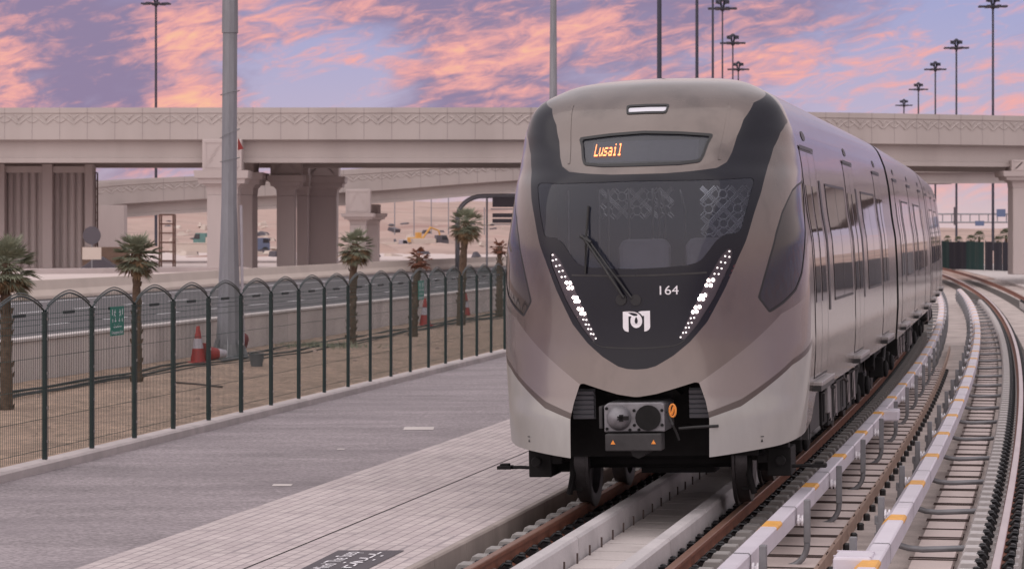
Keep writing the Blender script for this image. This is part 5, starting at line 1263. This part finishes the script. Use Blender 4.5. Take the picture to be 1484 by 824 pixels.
def truck(px, Y, col, label, k=1.0, rz=0.0):
    e = empty('site_truck', at0(px, Y, .7), rz); tag(e, label, 'truck', 'trucks and machines on the building site')
    mb = MB(); mb.prism([(-.9*k,.5*k),(.9*k,.5*k),(.9*k,1.5*k),(.6*k,2.2*k),(-.9*k,2.2*k)], -1.0*k, 1.0*k); mb.build('cab', col, e, bevel=.05)
    mb = MB(); mb.prism([(-.1*k,1.5*k),(.84*k,1.5*k),(.58*k,2.1*k),(-.1*k,2.1*k)], -1.02*k, 1.02*k); mb.build('window', M['dkglass'], e)
    mb = MB(); mb.prism([(-4.2*k,.7*k),(-1.0*k,.7*k),(-1.0*k,1.7*k),(-4.5*k,1.7*k)], -1.1*k, 1.1*k); mb.build('load_bed', M['barrier'], e, bevel=.04)
    for x in (.2,-2.4,-3.5):
        for y in (-1,1): mb = MB(); mb.lathe([(.48*k,-.14*k),(.48*k,.14*k)], (x*k, y*.95*k, .48*k), 14, 'Y'); mb.build('wheel', M['rubber'], e)
def digger(px, Y, col, label, k=1.0, rz=0.0):
    e = empty('excavator', at0(px, Y, .9), rz); tag(e, label, 'excavator', 'trucks and machines on the building site')
    for y in (-1,1): mb = MB(); mb.prism([(-1.5*k,0),(1.5*k,0),(1.8*k,.4*k),(1.4*k,.8*k),(-1.4*k,.8*k),(-1.8*k,.4*k)], y*1.0*k-.25*k, y*1.0*k+.25*k); mb.build('track', M['rubber'], e)
    mb = MB(); mb.box((-.2*k,0,1.35*k),(2.6*k,2.1*k,.9*k)); mb.box((.5*k,.5*k,2.2*k),(1.0*k,.9*k,1.0*k)); mb.build('body', col, e, bevel=.06)
    mb = MB(); mb.tube([(1.0*k,-.2*k,1.6*k),(2.6*k,-.2*k,3.6*k),(4.2*k,-.2*k,3.0*k)], [.2*k,.22*k,.15*k], 6); mb.tube([(4.2*k,-.2*k,3.0*k),(4.6*k,-.2*k,1.2*k)], [.16*k,.12*k], 6); mb.box((4.4*k,-.2*k,.9*k),(.8*k,.8*k,.7*k)); mb.build('boom', col, e)
truck(380, 236, mat('dull_blue', (.10,.12,.19), .6, 0, .1), 'small blue-cabbed truck seen between the piers', .62, .3); truck(296, 262, M['teal'], 'grey-green machine parked left of the nearest pier', .8, 2.6)
digger(604, 300, M['yellow'], 'orange-yellow excavator on the building site beyond the overpass', .6, .4); truck(585, 268, M['conewhite'], 'low whitish vehicle on the site road below the excavator', .5, 0)
truck(640, 285, M['signgrey'], 'dark loaded truck in front of the sandy slope', .7, .2)
digger(690, 330, M['yellow'], 'pale yellow machine behind the tall palm', .55, 2.5)
rr = random.Random(21); 
for i, (px, Y, w, h, m, lb) in enumerate(((548,250,3.2,1.0,'desert','low mound of pale earth right of the ramp pier'),(625,262,5.0,.9,'desert','long low heap of spoil before the site road'),(660,310,4.5,1.6,'desert','higher rubble heap behind the tall palm'),(600,240,1.6,.5,'desert','small heap of spoil near the road'))):
    p = at0(px, Y, .5); mb = MB(); rows = []
    for a in range(9):
        v = a/8; rows.append([(p.x+w*(1-v)**.8*math.cos(k*.3927)*(1+.2*math.sin(k*1.9+i)), p.y+w*.6*(1-v)**.8*math.sin(k*.3927), p.z-.3+(h+.3)*v*(1+.1*math.sin(k+a))) for k in range(16)])
    mb.grid(rows, True); tag(mb.build('spoil_heap', M[m], smooth=True), lb, 'spoil heap', 'heaps of earth on the building site')
for px, Y, w, h, m, lb in ((468,245,1.6,2.1,'signgrey','dark site cabin just right of the broad dark pier'),(275,250,3.4,.9,'barrier','cream concrete block barrier at the foot of the nearest pier')):
    e = empty('site_cabin' if h > 1 else 'block_barrier', at0(px, Y, .6)); tag(e, lb, 'cabin' if h > 1 else 'barrier')
    MB().box((0,0,h/2),(w,1.4,h)).build('body', M[m], e, bevel=.04)
    MB().box((0,0,h+.05),(w+.15,1.5,.1)).build('top', M['signgrey' if h > 1 else 'barrier'], e)
# thin posts of a distant wire fence on the slope
for k, px in enumerate((572,600,625,650,702)):
    Y = 330; mb = MB(); p = at0(px, Y, 1.5); mb.tube([tuple(p), (p.x, p.y, at_z(286 if k != 4 else 300, Y))], .07, 6); tag(mb.build('site_post', M['pole']), 'thin grey post on the sandy slope of the building site', 'post', 'thin posts on the slope')
# curved sign gantry left of the train
e = empty('sign_gantry', at0(663,150,.5)); tag(e, 'grey curved-arm gantry with dark sign boards, half hidden by the train', 'sign gantry')
zt = at_z(284,150)-.5; mb = MB(); mb.tube([(0,0,0),(0,0,zt-1.2)]+[(1.4-1.4*math.cos(a),0,zt-1.2+1.2*math.sin(a)) for a in np.linspace(.2,1.57,8)]+[(14,0,zt+.1)], .13, 10); mb.build('curved_post', M['gantry'], e, smooth=True)
for (a, b) in ((286,300),(309,315),(317,323)):
    mb = MB(); z0, z1 = at_z(b,150)-.5, at_z(a,150)-.5; mb.box((4.2,-.25,(z0+z1)/2),(4.6,.06,z1-z0)); mb.build('sign_board', M['signgrey'], e)
mb = MB()
for z in (at_z(303,150)-.5, at_z(325,150)-.5): mb.box((4.2,-.2,z),(4.8,.05,.06))
mb.tube([(1.6,0,0),(1.6,0,zt)], .06, 6); mb.build('sign_frame', M['gantry'], e)

# ------------------------------------------------------------------ right side: screened fence, palms, gantry
sf0, sf1 = at0(1330,225,-.3), at0(1484,196,-.3); sdv = (sf1-sf0).normalized()
e = empty('screened_fence', sf0, math.atan2(sdv.y, sdv.x)); tag(e, 'tall fence covered in dark green screening across the far right', 'fence')
Lp = 2.4; rr = random.Random(5)
for k in range(-2, 40):
    mb = MB(); P = [[(k*Lp+Lp*u, .05*math.sin(u*9+k), z) for u in np.linspace(0,.995,7)] for z in (0,.7,1.4,2.12+rr.uniform(-.03,.03))]; mb.grid(P)
    mb.build('screen_panel', M['galv'] if k > 15 else M['hedge'] if (k % 6 < 2 or 10 < k < 13) else M['hedge_dk'] if k > 3 else M['hedge'], e, smooth=True)
    mb = MB(); mb.tube([(k*Lp,.12,0),(k*Lp,.12,2.25)], .04, 6); mb.build('fence_post', M['pole'], e)
def small_palm(px, Y, py0, py1, label, seed, nf=26):
    p = at0(px, Y, -.2); top = at_z(py0, Y); r = (at_z(py0,Y)-at_z(py1,Y))*.5; h = top-r*1.0+.2
    e = empty('palm_tree', p); tag(e, label, 'palm tree', 'small palms behind the screened fence'); rnd = random.Random(seed)
    mb = MB(); mb.tube([(0,0,0),(.03,0,h*.5),(0,0,h)], [.16,.13,.10], 8); mb.build('trunk', M['trunk'], e)
    mb = MB()
    for k in range(nf):
        az = k*2.4; el = -.6+2.0*(k/nf); d = Vector((math.cos(az)*math.cos(el),math.sin(az)*math.cos(el),math.sin(el))); end = Vector((0,0,h))+d*r*.5
        s_ = d.cross(Vector((0,0,1))); s_ = s_.normalized() if s_.length > .1 else Vector((1,0,0))
        for j in range(9):
            a = (j/8-.5)*2.4; v = d*math.cos(a)+s_*math.sin(a); w = s_*math.cos(a)-d*math.sin(a); t_ = end+v*r*.62+Vector((0,0,-.2*r*rnd.random())); mm = end+v*r*.3
            mb.add([end, mm+w*r*.05, t_, mm-w*r*.05], [(0,1,2,3)])
    mb.build('crown', M['leaf'], e, fix=False)
for px, Y, a, b, lb, sd in ((1373,232,340,353,'small round palm just right of the train tail',2),(1389,230,341,356,'low bushy palm, second from the train tail',3),(1407,228,339,355,'small palm in the middle of the row above the screened fence',4),(1419,226,333,352,'tallest pale green palm above the screened fence',5),(1446,222,341,356,'low palm right of the pole above the screened fence',6),(1458,220,329,352,'dark spreading palm nearest the right-hand pier',7)):
    small_palm(px, Y, a, b, lb, sd)
e = empty('truss_gantry', at0(1300,300,.5)); tag(e, 'long grey lattice sign gantry seen under the overpass at the right', 'sign gantry')
z0, z1 = at_z(322,300)-.5, at_z(310,300)-.5; Lg = 185*300/F; mb = MB()
for y in (0,.8):
    for z in (z0,z1): mb.tube([(0,y,z),(Lg,y,z)], .09, 5)
mb.build('chords', M['gantry'], e); mb = MB()
for k in range(15): x = Lg*k/14; mb.tube([(x,0,z0),(x,0,z1)], .06, 4); 
mb.build('lacing', M['gantry'], e)
for px, a, b, m in ((1384,300,326,'signgrey'),(1450,303,314,'blue'),(1419,320,327,'blue')):
    mb = MB(); mb.box(((px-1300)*300/F,-.3,(at_z(a,300)+at_z(b,300))/2-.5),(({'signgrey':5}.get(m,13))*300/F,.08,at_z(a,300)-at_z(b,300))); mb.build('sign_board', M[m], e)
for x in (.3, Lg-.3): mb = MB(); mb.tube([(x,.4,0),(x,.4,z1)], .16, 8); mb.build('gantry_leg', M['gantry'], e)

rr = random.Random(33)
for nm, lb, m, n in (('rubble', 'scattered pale rubble on the building site beyond the overpass', 'barrier', 45), ('rubble', 'scattered dark rubble and scrap on the building site beyond the overpass', 'signgrey', 30)):
    mb = MB()
    for k in range(n):
        Y = rr.uniform(205, 380); p = at0(rr.choice([rr.uniform(240,300), rr.uniform(365,400), rr.uniform(540,735)]), Y, .5); h = 6.8*max(0,min(1,(Y-240)/260))**1.3
        mb.box((p.x, Y, .6+h+rr.uniform(-.1,.3)), (rr.uniform(.3,1.6), rr.uniform(.3,1.2), rr.uniform(.15,.6)), rr.random()*3, rr.uniform(-.3,.3), 0, rr.uniform(.4,1))
    tag(mb.build(nm, M[m]), lb, 'rubble', kind='stuff')
